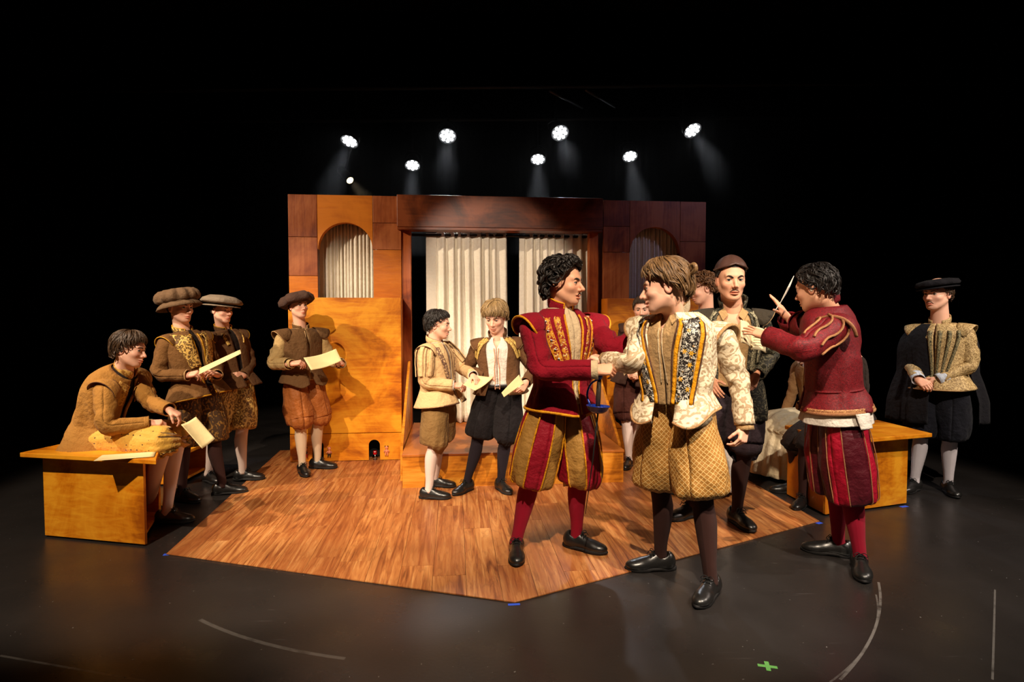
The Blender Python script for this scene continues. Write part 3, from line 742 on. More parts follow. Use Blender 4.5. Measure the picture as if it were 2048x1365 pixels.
# ------------------------------------------------------------------ shared shoe
def shoe_meshes():
    def up(P):
        d = ell(P, (-0.035, 0, 0.050), (0.052, 0.040, 0.060))
        d = smin(d, rcone(P, (-0.03, 0, 0.045), (0.10, 0.002, 0.032), 0.040, 0.040), 0.03)
        d = smin(d, ell(P, (0.135, 0.003, 0.030), (0.070, 0.047, 0.034)), 0.03)
        d = smin(d, rcone(P, (0.02, 0, 0.078), (0.085, 0, 0.050), 0.026, 0.022), 0.02)
        d = smax(d, 0.016 - P[:, 2], 0.006)
        op = rcone(P, (-0.024, 0, 0.20), (-0.016, 0, 0.075), 0.037, 0.030)
        return smax(d, -op, 0.005)
    V, Q = surfnet(up, (-0.11, -0.07, 0.0), (0.225, 0.07, 0.13), 0.0055)
    me = mesh_of('shoe_upper', V, Q)
    th = np.linspace(0, 2 * PI, 37)[:-1]
    def outline(g):
        pts = []
        for a in th:
            c, s_ = math.cos(a), math.sin(a); x = 0.058 + 0.150 * c
            w = interp(x, [-0.092, -0.06, 0.0, 0.05, 0.13, 0.18, 0.208], [0.030, 0.041, 0.040, 0.040, 0.050, 0.042, 0.020])
            pts.append((x + g * c, (w + g) * np.sign(s_) * abs(s_) ** 0.7, 0))
        return pts
    m = MB(); o1 = outline(0.003)
    rings = [(0.0, -0.002), (0.004, 0.003), (0.018, 0.003), (0.024, -0.001)]
    V = []; n = len(th)
    for z, g in rings:
        for (x, y, _) in outline(g):
            zz = z if z > 0.01 else z + (0.007 if 0.0 < x < 0.065 else 0) + 0.010 * max(0, (x - 0.15) / 0.06) ** 2
            V.append((x, y, zz))
    F = [(i*n+j, i*n+(j+1) % n, (i+1)*n+(j+1) % n, (i+1)*n+j) for i in range(3) for j in range(n)] + [tuple(range(n))[::-1], tuple(3*n+j for j in range(n))]
    so = mesh_of('shoe_sole', V, F, smooth=True)
    m = MB()
    for k in range(4):
        x = 0.040 + 0.015 * k; z = 0.1025 - 0.0115 * k
        m.tube([(x, -0.022, z - 0.012), (x + 0.006, -0.010, z - 0.001), (x + 0.008, 0.0, z + 0.001), (x + 0.006, 0.010, z - 0.001), (x, 0.022, z - 0.012)], 0.0026, 6)
    for s in (-1, 1):
        m.tube(spline([(0.036, 0, 0.105), (0.045, s * 0.018, 0.116), (0.052, s * 0.034, 0.104), (0.046, s * 0.024, 0.096), (0.037, 0, 0.104)], 12), 0.0022, 6)
        m.tube(spline([(0.036, 0, 0.105), (0.058, s * 0.016, 0.106), (0.066, s * 0.032, 0.084)], 8), 0.0022, 6)
    la = mesh_of('shoe_laces', m.V, m.F, smooth=True)
    return me, so, la
def leather(name, c, rough, coat=0.0):
    if name in MATS: return MATS[name]
    t = NT(name); o = t.coord('Object'); t.bump(t.math('ADD', t.noise(o, 60, 3), t.math('MULTIPLY', t.noise(o, 400, 2), 0.25)), 0.22, 0.004)
    MATS[name] = t.fin(c, rough, 0.5, coat=coat); return MATS[name]
SHOE_UP, SHOE_SO, SHOE_LA = shoe_meshes()
SHOE_UP.materials.append(leather('black_shoe_leather', (0.010, 0.0095, 0.009), 0.33, 0.3)); SHOE_SO.materials.append(plain('black_rubber', (0.012, 0.011, 0.011), 0.7)); SHOE_LA.materials.append(plain('black_lace', (0.008, 0.008, 0.008), 0.8))
def skin_mat(name, c, blush=1.0):
    if name in MATS: return MATS[name]
    t = NT(name); at_ = t.n('Attribute', attribute_name='Col')
    o = t.coord('Object'); base = t.mix(t.math('MULTIPLY', t.noise(o, 14, 3), 0.5), c4(c), c4((c[0] * 0.86, c[1] * 0.72, c[2] * 0.66)))
    nd = t.n('Mix', data_type='RGBA', blend_type='MULTIPLY'); t.put(nd, 0, 1.0); t.put(nd, 6, base); t.put(nd, 7, at_.outputs[0])
    t.bump(t.noise(o, 240, 2), 0.08, 0.002)
    t.put(t.b, 'Subsurface Weight', 0.12); t.put(t.b, 'Subsurface Radius', (0.012, 0.005, 0.003)); t.put(t.b, 'Subsurface Scale', 0.6)
    MATS[name] = t.fin(nd.outputs[2], 0.52, 0.35); return MATS[name]
def hair_mat(name, dark, light):
    if name in MATS: return MATS[name]
    t = NT(name); uv = t.coord('UV')
    s = t.noise(t.mapping(uv, (1.0, 0.035, 1)), 260, 3)
    col = t.ramp(s, [(0.34, dark), (0.52, tuple((a + b) / 2.4 for a, b in zip(dark, light))), (0.68, light)])
    t.bump(s, 0.8, 0.006)
    MATS[name] = t.fin(col, 0.38, 0.5); return MATS[name]
EYEM = None
def eye_mat():
    global EYEM
    if EYEM is None:
        t = NT('eye'); a = t.n('Attribute', attribute_name='Col'); EYEM = t.fin(a.outputs[0], 0.12, 0.5)
    return EYEM
# ------------------------------------------------------------------ figure builder
def inside(poly, x, y):
    c = False; n = len(poly)
    for i in range(n):
        (x1, y1), (x2, y2) = poly[i], poly[(i+1) % n]
        if (y1 > y) != (y2 > y) and x < (x2-x1)*(y-y1)/(y2-y1)+x1: c = not c
    return c
def floor_z(p):
    d = np.asarray(p[:2]) - SO; c, s = math.cos(PHI), math.sin(PHI)
    return 0.0078 if inside(FLOOR_POLY, d[0]*c + d[1]*s, -d[0]*s + d[1]*c) else 0.0
def reach(parent, u, v, L, sgn):
    """point on the sight line of (u, v) at bone length L from parent; sgn -1 nearer, +1 farther"""
    r = unit(ray(u, v)); w = CAMP - parent; b = r @ w; c = w @ w - L * L; D = b * b - c
    if D <= 0:
        q = CAMP + r * (-b); return parent + unit(q - parent) * L
    return CAMP + r * (-b + sgn * math.sqrt(D))
def pv(Y, z):
    m = (z - CAMH) / Y; zc = (m * math.cos(PIT) + math.sin(PIT)) / (math.cos(PIT) - m * math.sin(PIT)); return 682.5 - FPX * zc
ZUP = np.array([0, 0, 1.0])
def fwd(deg): a = math.radians(deg); return np.array([math.sin(a), -math.cos(a), 0.0])
LEV = [-0.30, -0.2, 0.0, 0.18, 0.4, 0.62, 0.78, 0.88, 0.95, 1.0, 1.03]
LW = [0.215, 0.205, 0.183, 0.160, 0.168, 0.182, 0.188, 0.172, 0.128, 0.082, 0.066]
LD = [0.175, 0.165, 0.143, 0.122, 0.125, 0.130, 0.122, 0.104, 0.084, 0.070, 0.064]
class Fig:
    def __init__(s, label, H, neck, pel, yaw, head, feet, armR, armL, pyaw=None, skin=None, hs=1.0, bulk=1.0, hunch=0.0, knees=None, footz=None, hres=0.0036):
        s.H = H; k = s.k = H / 1.75; s.bulk = bulk
        q_ = at(*neck); az = s.az = math.degrees(math.atan2(q_[0], q_[1]))     # headings are given as seen from the stalls
        s.pyaw = (yaw if pyaw is None else pyaw) - az; yaw = s.yaw = yaw - az; head = (*head[:3], head[3] - az, *head[4:]); feet = [(u_, v_, y_ - az) for u_, v_, y_ in feet]
        s.N = at(*neck); s.P = at(pel[0], pv(pel[2], 0.525 * H + (pel[3] if len(pel) > 3 else 0)) if pel[1] is None else pel[1], pel[2]); s.hunch = hunch; s.paths = {}; s.spc = {}
        s.skin = skin or SKIN
        s.F = fwd(yaw); s.Rt = np.cross(s.F, ZUP)
        s.up = unit(s.N - s.P); s.Fc = unit(s.F - s.up * (s.F @ s.up)); s.Rc = np.cross(s.Fc, s.up)
        Fp = fwd(s.pyaw); Rp = np.cross(Fp, ZUP); s.Fp, s.Rp = Fp, Rp
        # feet: ground pixel under the middle of the shoe
        s.ank = []; s.fy = []; s.fz = []
        for i, (u, v, fy) in enumerate(feet):
            g = gnd(u, v) if footz is None else gnd(u, v, footz); z = floor_z(g) if footz is None else footz
            a = g - fwd(fy) * 0.065 * k; s.ank.append(np.array([a[0], a[1], z + 0.085 * k])); s.fy.append(fy); s.fz.append(z)
        s.base = np.array([(s.ank[0][0] + s.ank[1][0]) / 2, (s.ank[0][1] + s.ank[1][1]) / 2, min(s.fz)])
        s.root = empty('person', tuple(s.base)); tag(s.root, label, 'person')
        s.hip = [s.P + Rp * 0.088 * k, s.P - Rp * 0.088 * k]
        s.knee = []
        for i in range(2):
            h, a = s.hip[i], s.ank[i]; d = np.linalg.norm(a - h); l1, l2 = 0.43 * k, 0.405 * k
            if knees and knees[i] is not None: s.knee.append(at(*knees[i])); continue
            if d >= l1 + l2 - 1e-4: s.knee.append(h + (a - h) * (l1 / (l1 + l2))); continue
            x = (l1*l1 - l2*l2 + d*d) / (2*d); y = math.sqrt(max(l1*l1 - x*x, 0)); ax = unit(a - h)
            b = fwd(s.fy[i]) * 0.6 + Fp * 0.6; b = unit(b - ax * (b @ ax)); s.knee.append(h + ax * x + b * y)
        # arms
        s.sh = []; s.el = []; s.wr = []; s.hand = []; s.arms = [armR, armL]
        for i, A in enumerate((armR, armL)):
            sg = 1 if i == 0 else -1
            S0 = s.N + s.Rc * sg * 0.163 * k * bulk - s.up * 0.062 * k + (s.Fc * A.get('sf', 0.0))
            if 's' in A: S0 = at(*A['s'])
            E = reach(S0, A['e'][0], A['e'][1], 0.285 * k, A['e'][2]) if len(A['e']) == 3 else at(*A['e'][:3])
            W = reach(E, A['w'][0], A['w'][1], 0.245 * k * A.get('fl', 1.0), A['w'][2])
            if 'h' in A:
                q = reach(W, A['h'][0], A['h'][1], 0.09 * k, A['h'][2]); D = unit(unit(q - W) + 0.35 * unit(W - E))
            else: D = unit(W - E)
            s.sh.append(S0); s.el.append(E); s.wr.append(W); s.hand.append((D, np.array(A.get('back', (0, 0, 1.0)), float), A.get('pose', 'relaxed')))
        # head frame
        u, v, Y, hy, pit, rol = head
        s.hc = at(u, v, Y); R = Matrix.Rotation(math.radians(hy), 3, 'Z') @ Matrix.Rotation(math.radians(pit), 3, 'X') @ Matrix.Rotation(math.radians(rol), 3, 'Y')
        B = np.array(Matrix(((-1, 0, 0), (0, -1, 0), (0, 0, 1))))       # head x right, y forward at yaw 0 (facing the audience)
        s.hR = np.array(R) @ B; s.hk = (0.52 + 0.48 * k) * hs
        s.hres = hres
    # --- placing
    def part(s, name, V, F, mat, uv=None, col=None, thick=0.0, parent=None, smooth=True, sub=0):
        me = mesh_of(name, np.asarray(V) - s.base, F, uv, col, smooth)
        o = obj(name, me, mat, parent or s.root)
        if thick:
            m = o.modifiers.new('thick', 'SOLIDIFY'); m.thickness = thick; m.offset = 0
        if sub:
            m = o.modifiers.new('sub', 'SUBSURF'); m.levels = sub; m.render_levels = sub
        return o
    def face_y(s, x, z, o):
        if not hasattr(s, 'fsdf'): s.fsdf = head_sdf(np.array((0, -0.045, -0.2)), o)
        ys = np.arange(0.118, 0.02, -0.001); P = np.stack([np.full_like(ys, x), ys, np.full_like(ys, z)], 1).astype(np.float32); q = np.argwhere(s.fsdf(P) < 0); return ys[q[0, 0]] if len(q) else 0.06
    def hw(s, P): return s.hc + (np.asarray(P) * s.hk) @ s.hR.T
    # --- body: head, neck, hands and trunk as one mesh
    def body(s, **o):
        k = s.k; nk = ((s.N - s.up * 0.03 - s.hc) @ s.hR) / s.hk
        lo = np.minimum((-0.095, -0.13, -0.14), nk - 0.08); hi = np.maximum((0.095, 0.13, 0.13), nk + 0.08)
        V, Q = surfnet(head_sdf(nk, o), lo, hi, s.hres)
        col = np.ones((len(V), 3)); m = lip_mask(V, o)[:, None]
        col = col * (1 - m) + m * np.array(o.get('lip', (0.80, 0.48, 0.46)))
        rd = np.exp(-(((np.abs(V[:, 0]) - 0.042) / 0.022) ** 2 + ((V[:, 2] + 0.03) / 0.022) ** 2)) * (V[:, 1] > 0.03) * 0.6 + np.exp(-((V[:, 0] / 0.012) ** 2 + ((V[:, 2] + 0.036) / 0.015) ** 2)) * (V[:, 1] > 0.09) * 0.6 + (np.abs(V[:, 0]) > 0.073) * (V[:, 1] < 0.01) * 0.6
        col *= 1 - rd[:, None] * np.array([0.02, 0.20, 0.18])
        VV = [s.hw(V)]; FF = [Q]; CC = [col]; b = len(V)
        for i in range(2):
            D, bk, pose = s.hand[i]
            if pose == 'none': continue
            hv, hq = hand_mesh(pose, i == 0, 0.0033 if s.hres < 0.004 else 0.0042)
            X = unit(D); Z = unit(bk - X * (bk @ X)); Y = np.cross(Z, X)
            VV.append(s.wr[i] + (hv * (0.88 * k if k > 0.9 else 0.9 * k)) @ np.array([X, Y, Z])); FF.append(hq + b); CC.append(np.ones((len(hv), 3)) * np.array((1.0, 0.94, 0.92))); b += len(hv)
        pr = []
        sp = [s.spine(t) for t in (0.0, 0.2, 0.4, 0.6, 0.78)]
        for t, r in ((0.02, 0.070), (0.2, 0.074), (0.42, 0.085), (0.65, 0.09), (0.8, 0.08)):
            c, rt, f_, _ = s.spine(t); pr.append((c - rt * 0.055 * k, c + rt * 0.055 * k, r * k, r * k))
        for i in range(2):
            pr += [(s.sh[i], s.el[i], 0.034 * k, 0.018 * k), (s.el[i], s.wr[i], 0.018 * k, 0.020 * k),
                   (s.hip[i], s.knee[i], 0.070 * k, 0.046 * k), (s.knee[i], s.ank[i], 0.046 * k, 0.030 * k)]
            pr.append((s.sh[i], s.spine(0.8)[0], 0.05 * k, 0.07 * k))
        pr.append((s.N - s.up * 0.02, s.spine(0.8)[0], 0.05 * k, 0.07 * k))
        pts = np.array([q for a in pr for q in a[:2]])
        def f(P):
            d = None
            for a, bb, r1, r2 in pr:
                x = rcone(P, a, bb, r1, r2); d = x if d is None else smin(d, x, 0.03)
            return d
        v3, q3 = surfnet(f, pts.min(0) - 0.14, pts.max(0) + 0.14, 0.022)
        VV.append(v3); FF.append(q3 + b); CC.append(np.ones((len(v3), 3)))
        s.bodyo = s.part('body', np.concatenate(VV), np.concatenate(FF), s.skin, col=np.concatenate(CC))
        # eyes
        gx, gz = o.get('gaze', (0.0, 0.0)); g = unit((gx, 1.0, gz)); iris = np.array(o.get('iris', (0.05, 0.028, 0.015)))
        th = np.linspace(0, PI, 15); ph = np.linspace(0, 2 * PI, 19)[:-1]
        for sx in (1, -1):
            a1 = unit(np.cross(g, ZUP)); a2 = np.cross(a1, g); V = []; C = []
            for t in th:
                for p_ in ph:
                    V.append(np.array((EYE[0] * sx * o.get('wid', 1.0), EYE[1], EYE[2])) + 0.0138 * (math.cos(t) * g + math.sin(t) * (math.cos(p_) * a1 + math.sin(p_) * a2)))
                    C.append((0.004,) * 3 if t < 0.22 else (iris if t < 0.56 else (0.46, 0.41, 0.38)))
            n = len(ph); F = [(i*n+j, i*n+(j+1) % n, (i+1)*n+(j+1) % n, (i+1)*n+j) for i in range(len(th)-1) for j in range(n)]
            s.part('eye', s.hw(V), F, eye_mat(), col=np.array(C))
            wd = o.get('wid', 1.0); L = []
            for q in np.linspace(-1, 1, 11):
                x_ = 0.0312 + 0.0138 * q; z_ = -0.0012 + 0.0060 * math.sqrt(max(0, 1 - q * q * 0.92)); dy = math.sqrt(max(1e-6, 0.0154 ** 2 - (x_ - EYE[0]) ** 2 - z_ * z_)); L.append((x_ * sx * wd, EYE[1] + dy, z_))
            v_, f_, u_ = sweep(L, [0.0005, 0.0008, 0.0010, 0.0011, 0.0011, 0.0011, 0.0011, 0.0011, 0.0010, 0.0008, 0.0005], 6); s.part('eyelashes', s.hw(v_), f_, HDARK, u_)
        # brows
        bm = o.get('brow'); bt = o.get('browt', 0.0)
        if bm:
            for sx in (1, -1):
                P = spline([(x_*sx, s.face_y(x_, z_, o) + 0.0005, z_) for x_, z_ in ((0.012, 0.0165 - bt), (0.025, 0.0205 - bt * 0.3), (0.037, 0.0215), (0.047, 0.0170))], 9)
                V, F, uv = sweep(P, np.stack([[0.0032, 0.0042, 0.0044, 0.0044, 0.0042, 0.0036, 0.003, 0.0022, 0.001]] * 2, 1), 8)
                s.part('eyebrow', s.hw(V), F, bm, uv)
    def moustache(s, mat, r=0.0042, w=0.026):
        V = []; F = []; U = []; b = 0
        for sx in (1, -1):
            P = spline([(x_*sx, s.face_y(x_, z_, {}) + 0.0022, z_) for x_, z_ in ((0.002, -0.0560), (0.010, -0.0580), (w * 0.75, -0.0615), (w * 1.05, -0.0690))], 9)
            v, f, u = sweep(P, np.interp(np.linspace(0, 1, 9), [0, 0.4, 1], [r * 0.7, r, r * 0.3]), 8)
            V.append(v); F += [tuple(i + b for i in q) for q in f]; U.append(u); b += len(v)
        s.part('moustache', s.hw(np.concatenate(V)), F, mat, np.concatenate(U))
    # --- hair
    def scalp(s, az, el, off):
        rho = np.cos(np.where(el > 0, el, el * 0.72)); rx, ry, rz = 0.0745 + off, 0.0965 + off, 0.0835 + off
        return np.stack([np.sin(az) * rho * rx, np.cos(az) * rho * ry - 0.014, np.sin(el) * rz * np.where(el < 0, 1.15, 1.0) + 0.030], -1)
    def hair(s, mat, n=260, length=55, off=0.010, lift=0.008, width=0.0075, fringe=38, side=0, nape=-42, wave=0.0, curl=0.0, drift=0.0, jit=14, seed=1, top=90.0, sweep_back=0.0, cap=True, name='hair', cut=None, hl=40):
        n = int(n * 2.2); width *= 0.64
        rg = np.random.default_rng(seed); d = np.radians
        HA = [0, 40, 62, 78, 96, 125, 180]; HL = [hl, hl - 3, hl - 20, 2, -14, nape + 8, nape]; HE = [fringe, fringe - 2, max(fringe - 22, side), side, side - 14, nape - 6, nape - 8]
        VV = []; FF = []; UU = []; b = 0
        def put(V, F, U):
            nonlocal b
            VV.append(V); FF.extend([tuple(i + b for i in q) for q in F]); UU.append(U); b += len(V)
        if cap:
            na, ne = 56, 14; az = np.linspace(-180, 180, na + 1)
            lo = np.interp(np.abs(az), HA, HL)
            V = []; U = []
            for j in range(ne + 1):
                e = lo + (np.minimum(88, top) - lo) * j / ne
                V.append(s.scalp(d(az), d(e), 0.0035 + 0.3 * off * math.sin(PI * min(1, j / ne * 1.6 + 0.02)) ** 0.5)); U.append(np.stack([az / 180 * 0.35, e / 180.0], -1))
            V = np.concatenate(V); U = np.concatenate(U); m = na + 1
            put(V, [(j*m+i, j*m+i+1, (j+1)*m+i+1, (j+1)*m+i) for j in range(ne) for i in range(na)], U)
        for q in range(n):
            az0 = rg.uniform(-180, 180); hl = np.interp(abs(az0), HA, HL); en = np.interp(abs(az0), HA, HE)
            el0 = hl + (min(88, top) - hl) * rg.random() ** 0.8
            if cut is not None and not cut(az0, el0): continue
            L = length * rg.uniform(0.7, 1.2); el1 = max(el0 - L, en + rg.uniform(-5, 5)); m = 12 if curl else 8; t = np.linspace(0, 1, m)
            az = az0 + (drift + rg.normal() * jit) * t + sweep_back * np.sign(az0) * t * (1 - abs(az0) / 200)
            el = np.maximum(el0 + (el1 - el0) * t, np.interp(np.abs((az + 180) % 360 - 180), HA, HE) - 4)
            of = off * (0.35 + rg.random() * 0.75) * (0.5 + 0.5 * np.sin(PI * np.minimum(t * 0.9 + 0.1, 1))) + lift * t * rg.uniform(0.2, 1.0)
            P = s.scalp(d(az), d(el), of)
            if wave: P = P + wave * np.stack([np.sin(t * 7 + q), np.cos(t * 6 + q * 2), 0 * t], -1)
            if curl:
                c0 = P.copy(); T, A, B = frames(P); ph = t * rg.uniform(6, 10) * rg.choice([-1, 1]) + q
                P = c0 + curl * t[:, None] ** 0.5 * (np.cos(ph)[:, None] * A + np.sin(ph)[:, None] * B)
            w = width * rg.uniform(0.6, 1.25) * np.interp(t, np.linspace(0, 1, 8), [0.7, 1.0, 1.05, 1.0, 0.9, 0.72, 0.45, 0.08])
            V, F, U = sweep(P, np.stack([w * 0.62, w], 1), 5, cap=False)
            U[:, 0] = U[:, 0] * 0.06 + rg.random(); put(V, F, U)
        return s.part(name, s.hw(np.concatenate(VV)), FF, mat, np.concatenate(UU))
    # --- hats, in head space
    def lathe_hat(s, name, prof, mat, folds=0, famp=0.0, tilt=(0, 0), shift=(0, -0.014, 0.012), oval=1.14, n=64, seed=3, parent=None, thick=0.0, sag=None):
        """prof: (radius, z, fold weight)"""
        th = np.arange(n + 1) / n * 2 * PI; rg = np.random.default_rng(seed); ph = rg.random(3) * 6
        M = np.array(Matrix.Rotation(math.radians(tilt[0]), 3, 'X') @ Matrix.Rotation(math.radians(tilt[1]), 3, 'Y'))
        V = []; U = []; acc = 0
        for i, (r, z, fw) in enumerate(prof):
            rr = r * (1 + famp * fw * (np.cos(folds * th + ph[0] + 0.6 * np.sin(2 * th + ph[1])) + 0.4 * np.cos(0.5 * folds * th + ph[2])))
            zz = z + famp * 0.25 * fw * r * np.sin(folds * th + ph[1])
            if sag is not None: zz = zz + sag(th, i / (len(prof) - 1)) ; 
            if i: acc += math.hypot(r - prof[i-1][0], z - prof[i-1][1])
            R = np.stack([np.sin(th) * rr, np.cos(th) * rr * oval, zz], -1); R[-1] = R[0]
            V.append(R @ M.T + np.array(shift)); U.append(np.stack([th * 0.1, np.full(n + 1, acc)], -1))
        m = n + 1; F = [(i*m+j, i*m+j+1, (i+1)*m+j+1, (i+1)*m+j) for i in range(len(prof)-1) for j in range(n)]
        return s.part(name, s.hw(np.concatenate(V)), F, mat, np.concatenate(U), thick=thick, parent=parent)
    # --- trunk surface
    def spine(s, t):
        c = s.spc.get(t)
        if c is None: c = s.spc[t] = s.spine_(t)
        return c
    def spine_(s, t):
        k = s.k; c = s.P + (s.N - s.P) * t
        if s.hunch: c = c - s.Fc * s.hunch * 4 * t * (1 - t) if 0 < t < 1 else c
        w = min(max(t, 0), 1); w = w * w * (3 - 2 * w)
        a = math.radians(s.pyaw + (s.yaw - s.pyaw) * w); f = np.array([math.sin(a), -math.cos(a), 0])
        up = s.up
        if s.hunch: up = unit(s.N - s.P - s.Fc * s.hunch * 4 * (1 - 2 * min(max(t, 0), 1)))
        f = unit(f - up * (f @ up)); return c, np.cross(f, up), f, up
    def T(s, a, t, off=0.0, flare=0.0):
        """trunk surface: a = angle from the front towards the person's right, t = height (0 hip joint, 1 neck)"""
        k = s.k; c, rt, f, up = s.spine(t)
        w = interp(t, LEV, LW) * k * s.bulk + off; d = interp(t, LEV, LD) * k * s.bulk + off
        if flare and t < 0.2: w += flare * (0.2 - t) / 0.4; d += flare * (0.2 - t) / 0.4
        n = 2.35; ca, sa = math.cos(a), math.sin(a)
        q = (abs(ca) ** n + abs(sa) ** n) ** (-1 / n)
        return c + rt * (w * sa * q) + f * (d * ca * q)
    def coat(s, name, mat, hem=-0.2, top=1.0, gap=None, off=0.012, flare=0.03, thick=0.008, na=72, nt=44, wr=0.008, seed=1, hemfn=None):
        """jacket or shirt trunk. gap(t) = half opening angle at the front; hemfn(a) = lowest t"""
        wr = wr * 1.5; W1 = Waves(seed, 24); W2 = Waves(seed + 9, 8); V = []; U = []
        for j in range(nt + 1):
            tj = j / nt
            for i in range(na + 1):
                t0 = hem
                g = gap(t0 + (top - t0) * tj) if gap else 0.0
                a = g + (2 * PI - 2 * g) * i / na
                if hemfn: t0 = hem + hemfn(a)
                t = t0 + (top - t0) * tj
                V.append(s.T(a, t, off, flare)); U.append(((a if a <= PI else a - 2 * PI) * 0.17 * s.k, t * 0.56 * s.k))
        V = np.array(V); C = np.array([s.spine(hem + (top - hem) * j / nt)[0] for j in range(nt + 1)]).repeat(na + 1, 0)
        out = V - C; out /= np.linalg.norm(out, axis=1)[:, None] + 1e-9
        P = (V - s.base) * np.array([1, 1, 0.45]); fade = np.clip((np.linspace(1, 0, nt + 1) * 2.5), 0, 1).repeat(na + 1)
        V = V + out * np.clip(((0.55 - np.abs(W1(P * 0.8))) * 1.2 + W2(P) * 0.8 + 0.25 * W1(P * 2.1)) * wr * fade, -0.004 if off > 0.006 else -0.02, 0.05 if off > 0.006 else 0.005)[:, None]
        m = na + 1; F = [(j*m+i, j*m+i+1, (j+1)*m+i+1, (j+1)*m+i) for j in range(nt) for i in range(na)]
        s.coat_off = off; s.coat_flare = flare
        return s.part(name, V, F, mat, U, thick=thick)
    def band(s, name, path, width, mat, off=0.02, n=30, thick=0.004, flare=None, rnd=False, uvs=1.0):
        """flat ribbon over the trunk along (a, t) points"""
        flare = s.coat_flare if flare is None else flare
        P = spline(np.array([(a, t, 0) for a, t in path], float), n) if len(path) > 2 else np.linspace((*path[0], 0), (*path[-1], 0), n)
        C = [s.T(a, t, off, flare) for a, t, _ in P]; O = [unit(s.T(a, t, off + 0.05, flare) - s.T(a, t, off, flare)) for a, t, _ in P]
        V = []; U = []; ac = 0
        for i in range(n):
            T_ = unit(C[min(i+1, n-1)] - C[max(i-1, 0)]); B = unit(np.cross(O[i], T_)); w = width[0] + (width[1] - width[0]) * i / (n - 1) if isinstance(width, tuple) else width
            if i: ac += np.linalg.norm(C[i] - C[i-1])
            for q in (-1, -0.5, 0, 0.5, 1):
                V.append(C[i] + B * q * w / 2 + O[i] * (0.003 * (1 - q * q) if not rnd else w * 0.45 * (1 - q * q) ** 0.5)); U.append((q * w / 2 * uvs, ac * uvs))
        F = [(5*i+j, 5*i+j+1, 5*i+5+j+1, 5*i+5+j) for i in range(n-1) for j in range(4)]
        return s.part(name, V, F, mat, U, thick=thick)
    def cord(s, name, path, r, mat, off=0.02, n=40, flare=None):
        flare = s.coat_flare if flare is None else flare
        P = spline(np.array([(a, t, 0) for a, t in path], float), n)
        V, F, U = sweep([s.T(a, t, off, flare) for a, t, _ in P], r, 8); return s.part(name, V, F, mat, U)
    def hem_cord(s, r, mat, hem, gap, off=0.014, n=60, hemfn=None, name='hem_trim'):
        A = [gap + (2 * PI - 2 * gap) * i / n for i in range(n + 1)]
        V, F, U = sweep([s.T(a, hem + (hemfn(a) if hemfn else 0), off, s.coat_flare) for a in A], r, 8, cap=False); return s.part(name, V, F, mat, U)
    def collar(s, mat, h=0.055, r=0.070, gap=0.5, trim=None, lean=0.0, tr=0.0045, name='collar', flare=0.004):
        k = s.k; nd = unit(0.5 * unit(s.hc - s.N) + 0.5 * s.up); c0 = s.N - s.up * 0.008
        f = unit(s.F - nd * (s.F @ nd)); rt = np.cross(f, nd); n = 40; V = []; U = []; edge = []
        for j in range(6):
            q = j / 5
            for i in range(n + 1):
                a = gap + (2 * PI - 2 * gap) * i / n; rr = r * k + flare * q + 0.004 * math.sin(PI * q)
                dip = 0.022 * math.cos(a) * k
                p = c0 + nd * (h * k * q - dip) + (f * math.cos(a) * 1.0 + rt * math.sin(a)) * rr
                V.append(p); U.append((a * 0.07, q * h))
                if j == 5: edge.append(p)
                if j == 5 and i == 0: pass
        m = n + 1; F = [(j*m+i, j*m+i+1, (j+1)*m+i+1, (j+1)*m+i) for j in range(5) for i in range(n)]
        o = s.part(name, V, F, mat, U, thick=0.006)
        if trim:
            V = np.array(V).reshape(6, m, 3); P = list(V[:, 0][0:6]) + edge[1:-1] + list(V[::-1, -1])
            v, f_, u = sweep(P, tr, 8); s.part('collar_trim', v, f_, trim, u)
        return o
    # --- limbs
    def sleeve(s, i, mat, r0=0.068, r1=0.055, r2=0.045, cut=0.0, wr=0.13, n=30, seed=1, name='sleeve', puff=0.0, start=0.0, fw=None):
        k = s.k; sh, el, w = s.sh[i], s.el[i], s.wr[i]
        inn = s.spine(0.82)[0]; a0 = sh + unit(inn - sh) * 0.03 * k
        w2 = el + (w - el) * (1 - cut)
        P = spline([a0, sh * 0.85 + el * 0.15, sh * 0.5 + el * 0.5, sh * 0.12 + el * 0.88, el * 0.86 + w2 * 0.14, el * 0.45 + w2 * 0.55, w2], n)
        t = np.linspace(0, 1, n); R = np.interp(t, [0, 0.12, 0.3, 0.5, 0.62, 1], [r0 * 0.95, r0, (r0 + r1) / 2 + puff, r1, (r1 + r2) / 2, r2]) * k
        W = Waves(seed + i * 5, 1.0, 5); rg = np.random.default_rng(seed + i); p0 = rg.random(6) * 6
        if start: 
            k0 = int(start * n); P = P[k0:]; R = R[k0:]
        def disp(th, l, q):
            el_ = math.exp(-((l - 0.52) / 0.22) ** 2)
            return 1.35 * wr * (0.35 + el_) * ((0.62 - np.abs(np.sin(14 * l + 1.6 * np.sin(th + p0[0]) + p0[1]))) * 0.95 + (0.62 - np.abs(np.sin(23 * l - 2.2 * np.cos(th + p0[2]) + p0[3]))) * 0.5 + 0.3 * np.sin(2 * th + 9 * l + p0[4]))
        V, F, U = sweep(P, R, 26, cap=False, disp=disp); U[:, 0] *= 0.36
        s.paths['sleeve%d' % i] = (P, R, s.Rc * (1 if i == 0 else -1)); return s.part(name, V, F, mat, U, thick=0.006)
